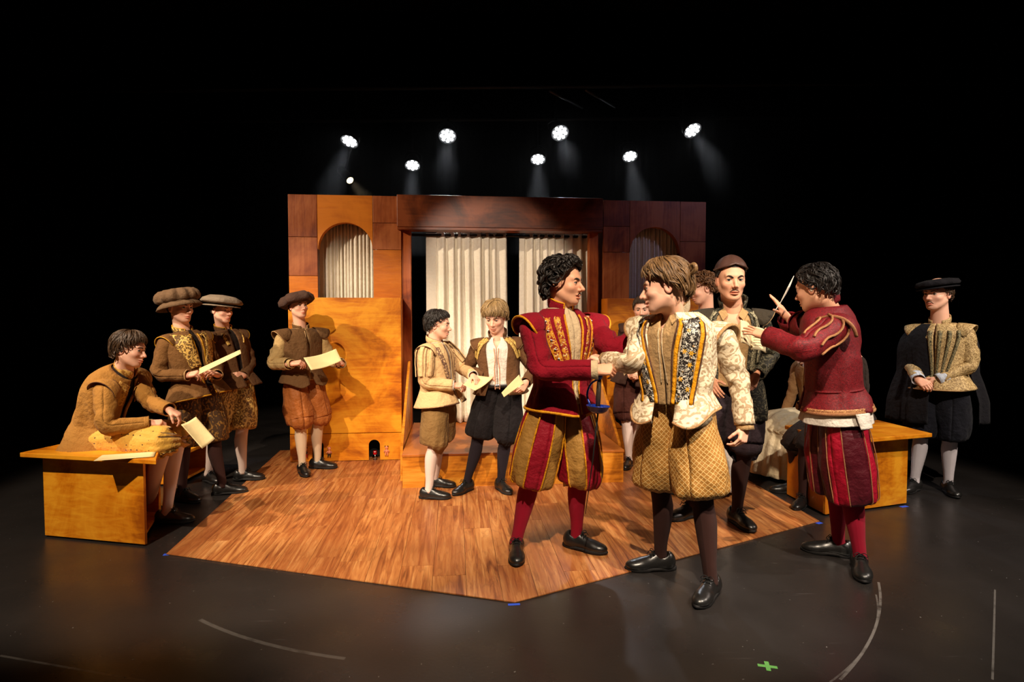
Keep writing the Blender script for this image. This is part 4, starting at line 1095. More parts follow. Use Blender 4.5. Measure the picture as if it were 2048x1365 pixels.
    def cuff(s, i, mat, l=0.05, r=0.044, name='cuff', back=0.75):
        k = s.k; e, w = s.el[i], s.wr[i]; d = unit(w - e); P = [w - d * l * k * back + d * l * k * 1.0 * q for q in (0, 0.3, 0.7, 1.0)]
        V, F, U = sweep(P, np.array([1.0, 1.0, 1.02, 1.06]) * r * k, 22, cap=False, disp=lambda th, l_, q: 0.03 * np.sin(5 * th + 3 * l_)); s.part(name, V, F, mat, U * 0.3, thick=0.005)
    def wing(s, i, mat, trim=None, r=0.078, ext=0.075, rise=0.0, a0=-100, a1=100, tr=0.005, name='shoulder_wing', scallop=0.0):
        k = s.k; sg = 1 if i == 0 else -1; sh = s.sh[i]; A = unit(s.Rc * sg + 0.10 * unit(s.el[i] - sh)); U_ = s.up; Fw = s.Fc
        n = 34; rows = 6; V = []; U = []; edge = []
        for j in range(rows):
            q = j / (rows - 1)
            for c in range(n + 1):
                ph = math.radians(a0 + (a1 - a0) * c / n); fd = math.cos((c / n - 0.5) * PI) ** 0.6 if 0 < c < n else 0.0
                rr = (r + (0.016 + rise * fd) * math.sin(q * PI * 0.6)) * k * (1 + scallop * q * math.cos(c * PI)); ex = (-0.035 + (0.035 + ext * (0.25 + 0.75 * fd)) * q) * k
                p = sh + U_ * math.cos(ph) * rr * 0.86 + Fw * math.sin(ph) * rr * 0.98 + A * ex - U_ * (0.012 + 0.022 * q) * k
                V.append(p); U.append((ph * 0.09, q * 0.1))
                if j == rows - 1: edge.append(p)
        m = n + 1; F = [(j*m+i_, j*m+i_+1, (j+1)*m+i_+1, (j+1)*m+i_) for j in range(rows-1) for i_ in range(n)]
        o = s.part(name, V, F, mat, U, thick=0.007)
        if trim:
            v, f, u = sweep(edge, tr, 8); s.part('wing_trim', v, f, trim, u)
        return o
    def breeches(s, mat, puff=1.0, low=0.03, gather=0.064, wr=1.0, seed=1, name='breeches', waist=0.20, wr_f=11, wst=0.082, mat2=None, sag=0.035):
        k = s.k; VV = []; FF = []; UU = []; b = 0; s.legpath = []
        for i in range(2):
            sg = 1 if i == 0 else -1; c0, rt, f, up = s.spine(waist); kn = s.knee[i]; hp = s.hip[i]; an = s.ank[i]
            dn = unit(an - kn); w0 = c0 + rt * sg * 0.054 * k
            thd = unit(kn - hp); seat = abs(thd[2]) < 0.6
            low_p = kn + dn * low * k
            P = [w0, hp * 0.55 + w0 * 0.45 + rt * sg * 0.004, hp + thd * 0.03 * k, hp * 0.68 + kn * 0.32, hp * 0.38 + kn * 0.62, hp * 0.14 + kn * 0.86, low_p, low_p + dn * sag * k * 0.6, low_p + dn * sag * 0.2 * k]
            R = [wst, max(wst, 0.092), max(wst, 0.100), 0.120 * (0.55 + 0.45 * puff), 0.130 * (0.3 + 0.7 * puff), 0.128 * (0.15 + 0.85 * puff), 0.120 * puff, 0.095 * puff, gather]
            n = 34; Q = spline(P, n); RR = np.interp(np.linspace(0, 1, n), np.linspace(0, 1, len(R)), R) * k
            rg = np.random.default_rng(seed + i); p0 = rg.random(8) * 6.28
            def disp(th, l, q):
                g = abs(l - 0.5) * 2
                return np.clip(l / 0.28, 0.15, 1) * 1.45 * wr * (0.022 * np.sin(wr_f * th + p0[0] + 1.5 * np.sin(4 * l + p0[1])) * (0.35 + 1.3 * g ** 2) + 0.030 * np.sin(3 * th + 5 * l + p0[2]) * (1 - 0.5 * g) + 0.020 * np.sin(2 * th - 13 * l + p0[3]) + 0.026 * (0.6 - np.abs(np.sin(2.5 * th + 9 * l + p0[4] + 1.5 * np.sin(th)))))
            ref = fwd((s.fy[i] + s.pyaw) / 2) if not seat else ZUP
            V, F, U = sweep(Q, RR, 44, cap=False, ref=ref, disp=disp); s.legpath.append((Q, RR, ref))
            U[:, 0] *= 1.0
            VV.append(V); UU.append(U); FF += [tuple(x + b for x in q) for q in F]; b += len(V)
        return s.part(name, np.concatenate(VV), FF, mat, np.concatenate(UU), thick=0.006)
    def leg_stripe(s, i, ang, mat, width=0.012, q0=0.1, q1=0.93, off=0.010, name='stripe', rnd=False, n=40):
        """ribbon down a breeches leg at angle ang (degrees from the front towards the person's right)"""
        Q, R, ref = s.paths[i] if isinstance(i, str) else s.legpath[i]; T_, A, B = frames(Q)
        A = np.array([unit(ref - t * (ref @ t)) for t in T_]); B = np.cross(T_, A); a = math.radians(ang); m = len(Q)
        V = []; U = []; pts = []
        for q in np.linspace(q0, q1, n):
            x = q * (m - 1); j = min(int(x), m - 2); f = x - j
            c = Q[j] * (1 - f) + Q[j+1] * f; r = R[j] * (1 - f) + R[j+1] * f; Aa = unit(A[j] * (1 - f) + A[j+1] * f); Bb = unit(B[j] * (1 - f) + B[j+1] * f)
            o = math.cos(a) * Aa + math.sin(a) * Bb; tg = -math.sin(a) * Aa + math.cos(a) * Bb
            p = c + o * (r * 1.03 + off); pts.append(p)
            for w in (-1, 0, 1): V.append(p + tg * w * width / 2); U.append((w * width / 2, q))
        F = [(3*i_+j, 3*i_+j+1, 3*i_+3+j+1, 3*i_+3+j) for i_ in range(n-1) for j in range(2)]
        if rnd:
            v, f, u = sweep(pts, width / 2, 8); return s.part(name, v, f, mat, u)
        return s.part(name, V, F, mat, U, thick=0.007)
    def stockings(s, mat, r=1.0, top=0.12, mats=None):
        k = s.k
        for i in range(2):
            h, kn, an = s.hip[i], s.knee[i], s.ank[i]; d = unit(an - kn); bk = -fwd(s.fy[i]); bk = unit(bk - d * (bk @ d))
            P = [kn + (h - kn) * 0.32, kn + (h - kn) * 0.12, kn, kn * 0.85 + an * 0.15 + bk * 0.006 * k, kn * 0.68 + an * 0.32 + bk * 0.014 * k, kn * 0.45 + an * 0.55 + bk * 0.010 * k, kn * 0.2 + an * 0.8 + bk * 0.002 * k, an + (kn - an) * 0.04, an - d * -0.03 * k]
            R = [0.072, 0.062, 0.0575, 0.054, 0.0575, 0.049, 0.037, 0.0345, 0.037]
            n = 24; Q = spline(P, n); RR = np.interp(np.linspace(0, 1, n), np.linspace(0, 1, len(R)), R) * k * r
            V, F, U = sweep(Q, RR, 22, cap=True, ref=fwd(s.fy[i])); s.part('stocking', V, F, mat, U)
    def shoes(s):
        for i in range(2):
            f = fwd(s.fy[i]); g = s.ank[i] - s.base; o = obj('shoe', SHOE_UP, None, s.root)
            o.location = (g[0], g[1], s.fz[i] - s.base[2]); o.rotation_euler = (0, 0, math.atan2(f[1], f[0])); q = s.k * 0.98
            o.scale = (q, q, q)
            for nm, me in (('sole', SHOE_SO), ('laces', SHOE_LA)): obj(nm, me, None, o)
    
def fig_skullcap(s, mat, off=0.016, front=34, back=10, name='cap'):
    az = np.linspace(-180, 180, 49); lo = np.interp(np.abs(az), [0, 70, 180], [front, (front + back) / 2 - 4, back]); V = []; U = []
    for j in range(13):
        q = j / 12; e = lo + (89.5 - lo) * q
        o_ = off * (1 + 0.9 * q) + (0.004 if j == 0 else 0) + 0.003 * np.cos(np.radians(az) * 6) * (q > 0.05) * (1 - q)
        V.append(s.scalp(np.radians(az), np.radians(e), o_)); U.append(np.stack([az / 500, e / 400], -1))
    F = [(j*49+i, j*49+i+1, (j+1)*49+i+1, (j+1)*49+i) for j in range(12) for i in range(48)]
    o = s.part(name, s.hw(np.concatenate(V)), F, mat, np.concatenate(U), thick=0.005)
    V, F, U = sweep(s.scalp(np.radians(az), np.radians(lo + 2), off + 0.004), 0.005, 8, cap=False); s.part('cap_band', s.hw(V), F, mat, U, parent=o)
def fig_skirt(s, mat, P, R, folds=18, amp=0.05, name='skirt', ref=None, n=30, seed=1):
    Q = spline(P, n); R = np.asarray(R, float); RR = np.stack([np.interp(np.linspace(0, 1, n), np.linspace(0, 1, len(R)), R[:, c]) for c in (0, 1)], 1)
    rg = np.random.default_rng(seed); p0 = rg.random(4) * 6
    V, F, U = sweep(Q, RR, 90, cap=False, ref=ref, disp=lambda th, l, q: amp * l ** 1.2 * (np.sin(folds * th + p0[0] + 1.2 * np.sin(2 * th + 2 * l)) + 0.5 * np.sin(7 * th + p0[1] + 3 * l)))
    return s.part(name, V, F, mat, U, thick=0.006)
SKIN = skin_mat('skin_fair', srgb(240, 188, 160))
SKIN2 = skin_mat('skin_olive', srgb(230, 174, 140))
HDARK = hair_mat('hair_near_black', (0.006, 0.0045, 0.004), (0.030, 0.020, 0.015))
HBRN = hair_mat('hair_brown', (0.020, 0.010, 0.005), (0.13, 0.066, 0.028))
HLBR = hair_mat('hair_light_brown', (0.05, 0.024, 0.009), (0.42, 0.23, 0.095))
HBLD = hair_mat('hair_blond', (0.13, 0.07, 0.025), (0.62, 0.40, 0.17))
HGING = hair_mat('hair_auburn', (0.05, 0.018, 0.006), (0.36, 0.15, 0.05))
# ================================================================== COSTUME MATERIALS
CREAM = cloth('cream_linen', srgb(226, 200, 158), rough=0.9); WHITE = cloth('white_linen', srgb(238, 228, 214), rough=0.9); TANSH = cloth('tan_linen', srgb(196, 158, 108), rough=0.9)
WSTK = cloth('white_stocking', srgb(240, 218, 206), srgb(228, 200, 188), weave=1400, fold=0.05); CSTK = cloth('cream_stocking', srgb(232, 208, 178), srgb(222, 194, 160), weave=1400, fold=0.05)
DSTK = cloth('dark_brown_stocking', srgb(64, 36, 30), srgb(48, 27, 24), weave=1400, fold=0.05); BSTK = cloth('black_stocking', srgb(34, 26, 34), srgb(26, 20, 26), weave=1400, fold=0.05); RSTK = cloth('red_stocking', srgb(160, 12, 44), srgb(140, 8, 36), weave=1400, fold=0.05)
GOLDTR = cloth('gold_braid', srgb(222, 166, 44), srgb(176, 118, 20), rough=0.5, weave=300); DKTR = cloth('dark_brown_braid', srgb(92, 58, 40), weave=300); CREAMTR = cloth('cream_braid', srgb(220, 184, 130), srgb(150, 104, 62), rough=0.6, weave=260)
BUTTON = plain('brass', (0.75, 0.5, 0.18), 0.3, 0.5, 1.0)
def lattice(name, ground, line, p=0.027, lw=0.10, circ=0.85):
    t = NT(name); x, y, _ = t.sep(t.coord('UV')); x = t.math('MULTIPLY', x, circ)
    def ln(sgn):
        q = t.math('FRACT', t.math('MULTIPLY', t.math('MULTIPLY_ADD', y, sgn, x), 1 / p)); return t.math('ABSOLUTE', t.math('SUBTRACT', q, 0.5))
    m = t.math('MINIMUM', ln(1.0), ln(-1.0)); mask = t.ramp(m, [(lw * 0.6, (1, 1, 1)), (lw * 1.2, (0, 0, 0))])
    o = t.coord('Object'); g = t.mix(t.noise(o, 300, 2), c4(ground), c4(tuple(v * 0.72 for v in ground)))
    t.bump(t.math('ADD', t.math('MULTIPLY', mask, 0.1), t.noise(o, 20, 3)), 0.5, 0.025)
    return t.fin(t.mix(t.math('MULTIPLY', mask, 0.8), g, c4(line)), 0.55, 0.35)
def panes(name, ca, cb, count, phase=0.0, duty=0.5, rough=0.6, sheen=0.0):
    t = NT(name); x, y, _ = t.sep(t.coord('UV'))
    m = t.math('LESS_THAN', t.math('FRACT', t.math('MULTIPLY_ADD', x, count, phase)), duty); o = t.coord('Object')
    fine = t.noise(o, 420, 2); col = t.mix(m, c4(cb), c4(ca)); col = t.mix(t.math('MULTIPLY', fine, 0.5), col, t.mix(0.5, col, (0, 0, 0, 1)))
    t.bump(t.noise(o, 20, 3), 0.5, 0.025); return t.fin(col, rough, 0.35, sheen=sheen)
def dotted(name, ground, dot, sc=26):
    t = NT(name); uv = t.mapping(t.coord('UV'), (0.8 * sc, sc, 0)); v = t.n('TexVoronoi'); t.put(v, 'Vector', uv); t.put(v, 'Scale', 1.0); t.put(v, 'Randomness', 0.25)
    m = t.ramp(v.outputs[0], [(0.13, (1, 1, 1)), (0.17, (0, 0, 0))]); t.bump(t.noise(t.coord('Object'), 22, 3), 0.5, 0.025)
    return t.fin(t.mix(m, c4(ground), c4(dot)), 0.7, 0.3, sheen=0.2)
def flowers(name, ground, c1, c2, sc=26):
    """embroidered band: petalled flowers in two threads on a dark ground"""
    t = NT(name); uv = t.mapping(t.coord('UV'), (sc, sc, 0)); v = t.n('TexVoronoi'); t.put(v, 'Vector', uv); t.put(v, 'Scale', 1.0); t.put(v, 'Randomness', 0.6)
    d = t.n('VectorMath', operation='SUBTRACT'); t.put(d, 0, uv); t.put(d, 1, v.outputs['Position']); x, y, _ = t.sep(d.outputs[0])
    pet = t.math('MULTIPLY', t.math('COSINE', t.math('MULTIPLY', t.math('ARCTAN2', y, x), 6.0)), 0.14)
    m = t.math('GREATER_THAN', t.math('ADD', pet, 0.30), v.outputs[0]); ctr = t.math('LESS_THAN', v.outputs[0], 0.10)
    leaf = t.ramp(t.noise(uv, 2.3, 3, 0.6, 1.5), [(0.54, (0, 0, 0)), (0.57, (1, 1, 1))])
    col = t.mix(leaf, c4(ground), c4(c2)); col = t.mix(m, col, t.mix(t.math('GREATER_THAN', t.sep(v.outputs['Color'])[0], 0.4), c4(c2), c4(c1))); col = t.mix(ctr, col, c4(tuple(q * 0.4 for q in c1)))
    t.bump(t.math('ADD', m, leaf), 0.4, 0.003); return t.fin(col, 0.5, 0.4)
def paper_mat(name='parchment', c=srgb(238, 216, 160)):
    if name not in MATS:
        t = NT(name); o = t.coord('Object'); t.bump(t.noise(o, 30, 3), 0.2, 0.01)
        MATS[name] = t.fin(t.mix(t.noise(o, 12, 4), c4(c), c4(tuple(v * 0.8 for v in c))), 0.85, 0.2)
    return MATS[name]
def sheet(corners, label, bend=0.02, mat=None, name='paper_sheet', curl=0.0, cat='paper'):
    """corners: (u, v, Y) x 4 around the sheet"""
    A, B, C, D = [at(*c) for c in corners]; nrm = unit(np.cross(B - A, D - A)); n = 12; V = []; c0 = (A + B + C + D) / 4
    for j in range(n + 1):
        for i in range(n + 1):
            p, q = i / n, j / n; V.append(A*(1-p)*(1-q) + B*p*(1-q) + C*p*q + D*(1-p)*q + nrm * (bend * math.sin(PI * p) + curl * max(0, p - 0.7) ** 2 * 10) - c0)
    m = n + 1; o = obj(name, mesh_of(name, V, [(j*m+i, j*m+i+1, (j+1)*m+i+1, (j+1)*m+i) for j in range(n) for i in range(n)]), mat or paper_mat(), loc=tuple(c0))
    md = o.modifiers.new('thick', 'SOLIDIFY'); md.thickness = 0.0016; tag(o, label, cat); return o
def stand(f, skin_kw, hair_kw=None):
    f.body(**skin_kw)
    if hair_kw: f.hair(**hair_kw)

# ================================================================== 1  boy seated on the near left bench
J1 = cloth('ochre_wool', srgb(176, 124, 56), srgb(146, 98, 40), weave=500); J1B = brocade('ochre_brocade', srgb(160, 108, 44), srgb(214, 168, 84), 40)
f = Fig('person in ochre jacket and dotted breeches seated on the near left bench', 1.62, (250, 742, 4.02), (200, 874, 4.02), 58,
        (260, 699, 3.97, 60, 8, 4), [(318, 1032, 70), (352, 1046, 62)],
        dict(s=(212, 778, 3.86), e=(212, 856, -1), w=(310, 846, -1), h=(352, 846, 1), back=(-0.1, -0.5, 0.85), pose='pinch'),
        dict(e=(300, 806, -1), w=(338, 820, -1), h=(366, 836, -1), back=(0.1, -0.1, 1), pose='pinch'), pyaw=66, hs=1.02, hunch=0.05,
        knees=[(330, 886, 3.86), (358, 872, 4.16)], footz=0.0)
f.body(brow=HBRN, smile=1.0, wid=0.98, gaze=(0.3, 0.0)); f.hair(HBRN, n=330, length=62, off=0.022, lift=0.008, width=0.0085, fringe=16, side=-14, nape=-52, seed=4, jit=16)
f.coat('jacket', J1, hem=-0.16, top=0.99, gap=lambda t: 0.10 + 0.12 * max(0, t), flare=0.05, seed=3, wr=0.011); f.hem_cord(0.004, DKTR, -0.16, 0.1)
f.coat('under_tunic', cloth('dark_tunic', srgb(40, 26, 20)), hem=0.0, top=1.0, off=-0.006, flare=0)
f.collar(J1B, h=0.06, gap=0.35, trim=CREAMTR, tr=0.003)
for i in range(2): f.sleeve(i, J1, r0=0.074, r1=0.06, wr=0.15, seed=2); f.wing(i, J1, DKTR, r=0.088, ext=0.07, tr=0.003); f.cuff(i, J1, l=0.03, r=0.046)
for a in (0.55, -0.55): f.band('brocade_panel', [(a, 0.95), (a * 0.9, 0.6)], (0.09, 0.05), J1B, off=0.022)
f.leg_dummy = None
f.breeches(dotted('mustard_dots', srgb(206, 156, 60), srgb(70, 40, 16)), puff=0.88, low=0.0, seed=5, sag=0.02); f.stockings(WSTK); f.shoes()
sheet([(362, 850, 3.86), (392, 834, 3.96), (430, 878, 3.94), (404, 898, 3.84)], 'crumpled parchment sheet in the hands of the seated person in ochre', 0.015)
sheet([(u_, v_, gnd(u_, v_, 0.5785)[1]) for u_, v_ in ((187, 923), (205, 911), (312, 904), (308, 914))], 'loose parchment sheet lying on the edge of the near left bench', 0.0)

# ================================================================== 2  man in large gathered cap
J2 = cloth('olive_brown_wool', srgb(130, 90, 48), srgb(102, 68, 34), weave=500); J2B = brocade('gold_scroll', srgb(104, 74, 36), srgb(226, 184, 96), 34)
f = Fig('person in large gathered brown cap and gold brocade jacket reading a parchment', 1.64, (366, 664, 4.78), (392, None, 4.78), 38, (361, 615, 4.74, 38, 2, 0),
        [(376, 1004, 40), (462, 988, 75)], dict(e=(316, 752, 1), w=(374, 751, -1), h=(396, 745, -1), back=(-0.2, -0.5, 0.8), pose='pinch'),
        dict(e=(440, 752, 1), w=(434, 750, -1), h=(418, 742, -1), back=(0.5, -0.3, 0.8), pose='pinch'), hs=1.05, bulk=1.02)
f.body(brow=HBRN, gaze=(0.2, 0)); f.hair(HBRN, n=110, length=40, off=0.006, lift=0.002, width=0.006, side=-8, nape=-40, top=30, seed=6)
CAP2 = cloth('brown_cap_wool', srgb(120, 92, 66), srgb(96, 72, 50), weave=500)
h = f.lathe_hat('cap', [(0.100, 0.020, 0), (0.122, 0.026, 0.6), (0.140, 0.042, 1.0), (0.146, 0.068, 1.0), (0.138, 0.098, 1.0), (0.115, 0.120, 0.8), (0.06, 0.130, 0.3), (0.004, 0.130, 0)], CAP2, 13, 0.085, tilt=(12, 4))
f.lathe_hat('brim', [(0.084, 0.036, 0), (0.112, 0.028, 0), (0.140, 0.004, 0), (0.152, -0.018, 0.3)], CAP2, 3, 0.03, tilt=(14, 4), parent=h, thick=0.008)
g2 = lambda t: 0.10 + 0.10 * abs(t - 0.5)
f.coat('jacket', J2, hem=-0.15, top=0.99, gap=g2, flare=0.04, seed=8, wr=0.010); f.hem_cord(0.006, GOLDTR, -0.15, 0.16); f.coat('under_tunic', cloth('dark_tunic', srgb(40, 26, 20)), hem=0, top=1.0, off=-0.006, flare=0)
f.collar(J2B, h=0.055, gap=0.45, trim=GOLDTR)
for i in range(2): f.sleeve(i, J2, wr=0.15, seed=4); f.wing(i, J2, GOLDTR, ext=0.06, tr=0.004); f.cuff(i, TANSH, l=0.04)
for sg in (1, -1):
    f.band('brocade_panel', [(sg * 0.62, 0.93), (sg * 0.52, 0.7), (sg * 0.32, 0.35)], (0.15, 0.08), J2B, off=0.022); f.band('front_trim', [(sg * 0.20, 0.92), (sg * 0.17, 0.4), (sg * 0.19, -0.14)], 0.016, GOLDTR, off=0.022)
f.breeches(brocade('brown_gold_breeches', srgb(72, 48, 24), srgb(150, 108, 44), 20, thr=0.6), puff=0.98, low=0.02, seed=7); f.stockings(DSTK); f.shoes()
sheet([(397, 750, 4.56), (397, 734, 4.60), (478, 697, 4.62), (482, 708, 4.56)], 'long parchment held by the person in the gathered cap', 0.01, curl=0.03)

# ================================================================== 3  youth in flat grey cap
J3 = cloth('umber_wool', srgb(112, 76, 44), srgb(86, 58, 34), weave=500); J3B = brocade('gold_breeches', srgb(120, 84, 36), srgb(206, 166, 88), 24)
f = Fig('person in flat grey cap and brown jacket standing behind the gold brocade jacket', 1.63, (447, 661, 5.28), (468, None, 5.28), 38, (444, 620, 5.24, 40, 4, 0),
        [(425, 966, 30), (500, 962, 70)], dict(e=(418, 735, 1), w=(440, 780, -1), pose='relaxed', back=(-0.6, -0.6, 0)),
        dict(e=(506, 738, 1), w=(487, 752, -1), h=(470, 748, -1), back=(0.3, -0.8, 0.2), pose='grip'), hs=1.0, hres=0.0042)
f.body(brow=HDARK, gaze=(0.2, -0.05)); f.hair(HDARK, n=110, length=40, off=0.006, lift=0.002, width=0.006, side=-8, nape=-40, top=32, seed=16)
CAP3 = cloth('grey_cap_wool', srgb(150, 132, 112), srgb(128, 112, 94), weave=500)
h = f.lathe_hat('cap', [(0.090, 0.026, 0), (0.100, 0.040, 0.3), (0.155, 0.046, 1.0), (0.166, 0.058, 1.0), (0.150, 0.086, 0.8), (0.10, 0.112, 0.4), (0.004, 0.122, 0)], CAP3, 7, 0.03, tilt=(0, -6))
f.lathe_hat('brim', [(0.086, 0.032, 0), (0.12, 0.026, 0), (0.150, 0.020, 0)], CAP3, 2, 0.02, tilt=(0, -4), parent=h, thick=0.007)
f.coat('jacket', J3, hem=-0.12, top=0.99, gap=lambda t: 0.12 + 0.08 * max(0, t), flare=0.05, seed=9, wr=0.010); f.coat('under_tunic', cloth('dark_tunic', srgb(40, 26, 20)), hem=0, top=1.0, off=-0.006, flare=0)
f.collar(J3, h=0.055, gap=0.4, trim=GOLDTR)
for i in range(2): f.sleeve(i, J3, seed=6); f.wing(i, J3, GOLDTR, ext=0.06, tr=0.005)
for sg in (1, -1): f.band('shoulder_braid', [(sg * 0.55, 0.92), (sg * 0.40, 0.7)], 0.025, J2B, off=0.020)
f.breeches(J3B, puff=1.05, low=0.0, seed=8); f.stockings(WSTK); f.shoes()

# ================================================================== 4  boy in vest by the box
J4 = cloth('brown_tweed', srgb(118, 84, 50), srgb(90, 62, 36), weave=420)
f = Fig('person in brown cap, vest and rust breeches holding a parchment before the plywood box', 1.64, (602, 657, 5.45), (607, None, 5.45), 25, (597, 613, 5.42, 30, -7, 0),
        [(608, 952, 12), (648, 939, 68)], dict(e=(545, 737, 1), w=(583, 728, -1), h=(605, 724, -1), back=(-0.2, -0.5, 0.8), pose='pinch'),
        dict(e=(660, 722, 1), w=(684, 728, -1), h=(677, 721, -1), back=(0.7, -0.3, 0.6), pose='pinch'), hs=0.98, hres=0.0042)
f.body(brow=HBRN, wid=0.96, gaze=(0.2, 0.05)); f.hair(HBRN, n=100, length=36, off=0.005, lift=0.001, width=0.006, side=-4, nape=-36, top=25, seed=18)
CAP4 = cloth('dark_brown_cap', srgb(92, 66, 54), srgb(70, 50, 42), weave=500)
h = f.lathe_hat('cap', [(0.086, 0.028, 0), (0.092, 0.036, 0.2), (0.128, 0.004, 1.0), (0.150, 0.022, 1.0), (0.148, 0.062, 1.0), (0.12, 0.100, 0.8), (0.06, 0.116, 0.3), (0.004, 0.118, 0)], CAP4, 6, 0.085, tilt=(10, 6))
f.lathe_hat('cap_band', [(0.082, 0.044, 0), (0.090, 0.042, 0), (0.094, 0.020, 0), (0.088, 0.010, 0)], CAP4, 0, 0, tilt=(8, 4), parent=h, thick=0.006)
h4 = lambda a: -0.10 * math.exp(-((min(a, 2*PI-a) - 0.45) / 0.35) ** 2)
f.coat('vest', J4, hem=-0.02, top=0.99, gap=lambda t: 0.06 + 0.30 * max(0, 0.25 - t), flare=0.05, seed=11, wr=0.012, hemfn=h4); f.coat('shirt', TANSH, hem=0.0, top=1.0, off=-0.004, flare=0)
f.collar(J4, h=0.055, gap=0.40, trim=CREAMTR, tr=0.003)
f.cord('front_piping', [(0.09, 0.95), (0.08, 0.5), (0.10, 0.1)], 0.003, CREAMTR, off=0.018)
SH4 = cloth('khaki_shirt', srgb(206, 174, 118), srgb(184, 150, 96), weave=700)
for i in range(2): f.sleeve(i, SH4, r0=0.070, r1=0.066, r2=0.052, wr=0.16, seed=7, cut=0.15); f.wing(i, J4, CREAMTR, ext=0.11, tr=0.0035, r=0.086); f.cuff(i, SH4, l=0.05, r=0.037)
f.breeches(cloth('rust_satin', srgb(176, 104, 48), srgb(146, 80, 34), rough=0.45, weave=600), puff=1.0, low=-0.03, seed=10, wr=1.4); f.stockings(CSTK); f.shoes()
sheet([(607, 716, 5.16), (672, 698, 5.28), (683, 722, 5.26), (622, 741, 5.12)], 'parchment held open by the person in the brown vest', 0.03)

# ================================================================== 5  boy in cream doublet
J5 = cloth('cream_doublet', srgb(232, 196, 144), srgb(216, 176, 122), weave=500); T5 = brocade('brown_border', srgb(214, 176, 128), srgb(96, 66, 56), 60, thr=0.45)
f = Fig('person in cream doublet and khaki breeches sharing a parchment beside the riser', 1.53, (868, 686, 4.82), (880, None, 4.82), 62, (877, 650, 4.80, 78, 4, 0),
        [(872, 1000, 78), (885, 976, 70)], dict(e=(850, 776, 1), w=(912, 772, -1), h=(935, 769, -1), back=(-0.1, -0.5, 0.85), pose='pinch'),
        dict(e=(932, 742, 1), w=(946, 752, -1), h=(955, 762, -1), back=(0.2, 0, 1), pose='pinch'), hs=1.0, bulk=1.02, pyaw=58)
f.body(brow=HDARK, wid=1.02); f.moustache(HDARK, 0.003, 0.018); f.hair(HDARK, n=340, length=46, off=0.022, lift=0.010, width=0.0085, fringe=26, side=-6, nape=-46, seed=21, jit=22)
f.coat('jacket', J5, hem=-0.16, top=0.99, gap=lambda t: 0.08 + 0.12 * max(0, t - 0.2), flare=0.03, seed=13, wr=0.009); f.hem_cord(0.005, DKTR, -0.16, 0.1); f.coat('shirt', WHITE, hem=-0.1, top=1.0, off=-0.002, flare=0.02)
f.collar(J5, h=0.055, gap=0.30, trim=DKTR, tr=0.003)
for sg in (1, -1):
    f.band('border', [(sg * 0.75, 0.92), (sg * 0.5, 0.6), (sg * 0.24, 0.22)], 0.036, T5, off=0.020); f.cord('front_piping', [(sg * 0.13, 0.95), (sg * 0.12, 0.4), (sg * 0.10, -0.15)], 0.003, DKTR, off=0.018)
for i in range(2):
    f.sleeve(i, J5, r0=0.076, r1=0.062, r2=0.050, wr=0.11, seed=9, puff=0.008); f.wing(i, J5, DKTR, ext=0.055, tr=0.003, r=0.088); f.cuff(i, WHITE, l=0.045, r=0.044)
    for a in (0, 60, -60, 120, -120): f.leg_stripe('sleeve%d' % i, a, J5, 0.036, 0.10, 0.46, 0.012, name='sleeve_pane')
    for a in (30, -30, 90, -90): f.leg_stripe('sleeve%d' % i, a, DKTR, 0.005, 0.10, 0.46, 0.010, name='sleeve_piping', rnd=True)
f.breeches(cloth('khaki_wool', srgb(146, 112, 66), srgb(122, 92, 52), weave=500), puff=0.98, low=0.0, seed=12); f.stockings(WSTK); f.shoes()
sheet([(926, 770, 4.64), (942, 750, 4.76), (986, 756, 4.76), (950, 782, 4.60)], 'parchment held out by the person in the cream doublet', 0.015)

# ================================================================== 6  blond boy
J6 = cloth('chestnut_wool', srgb(112, 76, 46), srgb(88, 58, 34), weave=420); B6 = brocade('gold_ribbon', srgb(150, 112, 48), srgb(206, 172, 92), 70)
f = Fig('person in brown jacket, white shirt and black breeches looking down at a parchment', 1.60, (996, 674, 4.88), (1000, None, 4.88), -8, (990, 634, 4.82, -16, 22, 0),
        [(925, 988, -35), (1008, 986, 25)], dict(e=(934, 742, 1), w=(972, 752, -1), h=(990, 752, -1), back=(-0.1, -0.6, 0.7), pose='pinch'),
        dict(e=(1072, 745, 1), w=(1052, 766, -1), h=(1040, 782, -1), back=(0.5, -0.8, 0.1), pose='pinch'), hs=1.06)
f.body(brow=HLBR, gaze=(-0.1, -0.4), wid=0.97); f.hair(HBLD, n=380, length=74, off=0.030, lift=0.016, width=0.008, fringe=10, side=-10, nape=-46, seed=25, jit=20)
g6 = lambda t: 0.34 + 0.28 * (1 - min(1, abs(t - 0.2) * 1.2)) if t < 0.9 else 0.40
f.coat('jacket', J6, hem=-0.06, top=0.99, gap=lambda t: 0.42 + 0.10 * max(0, t), flare=0.06, seed=15, wr=0.009); f.coat('shirt', WHITE, hem=0.10, top=0.99, off=-0.002, flare=0, wr=0.01, gap=lambda t: 0.02 + 1.6 * max(0, t - 0.80))
f.collar(J6, h=0.060, gap=0.75, trim=DKTR, tr=0.003, flare=0.012)
for sg in (1, -1):
    f.band('gold_band', [(sg * 0.58, 0.97), (sg * 0.76, 0.80), (sg * 1.02, 0.60)], 0.030, B6, off=0.022); f.band('gold_band', [(sg * 0.80, 0.97), (sg * 0.98, 0.82), (sg * 1.22, 0.63)], 0.030, B6, off=0.022)
    f.cord('shirt_lace', [(sg * 0.10, 0.80), (sg * 0.06, 0.6), (sg * 0.12, 0.4), (sg * 0.10, 0.04)], 0.0035, cloth('peach_cord', srgb(226, 160, 124)), off=0.016, flare=0)
for i in range(2): f.sleeve(i, J6, seed=11, wr=0.13); f.wing(i, J6, CREAMTR, ext=0.085, tr=0.003); 
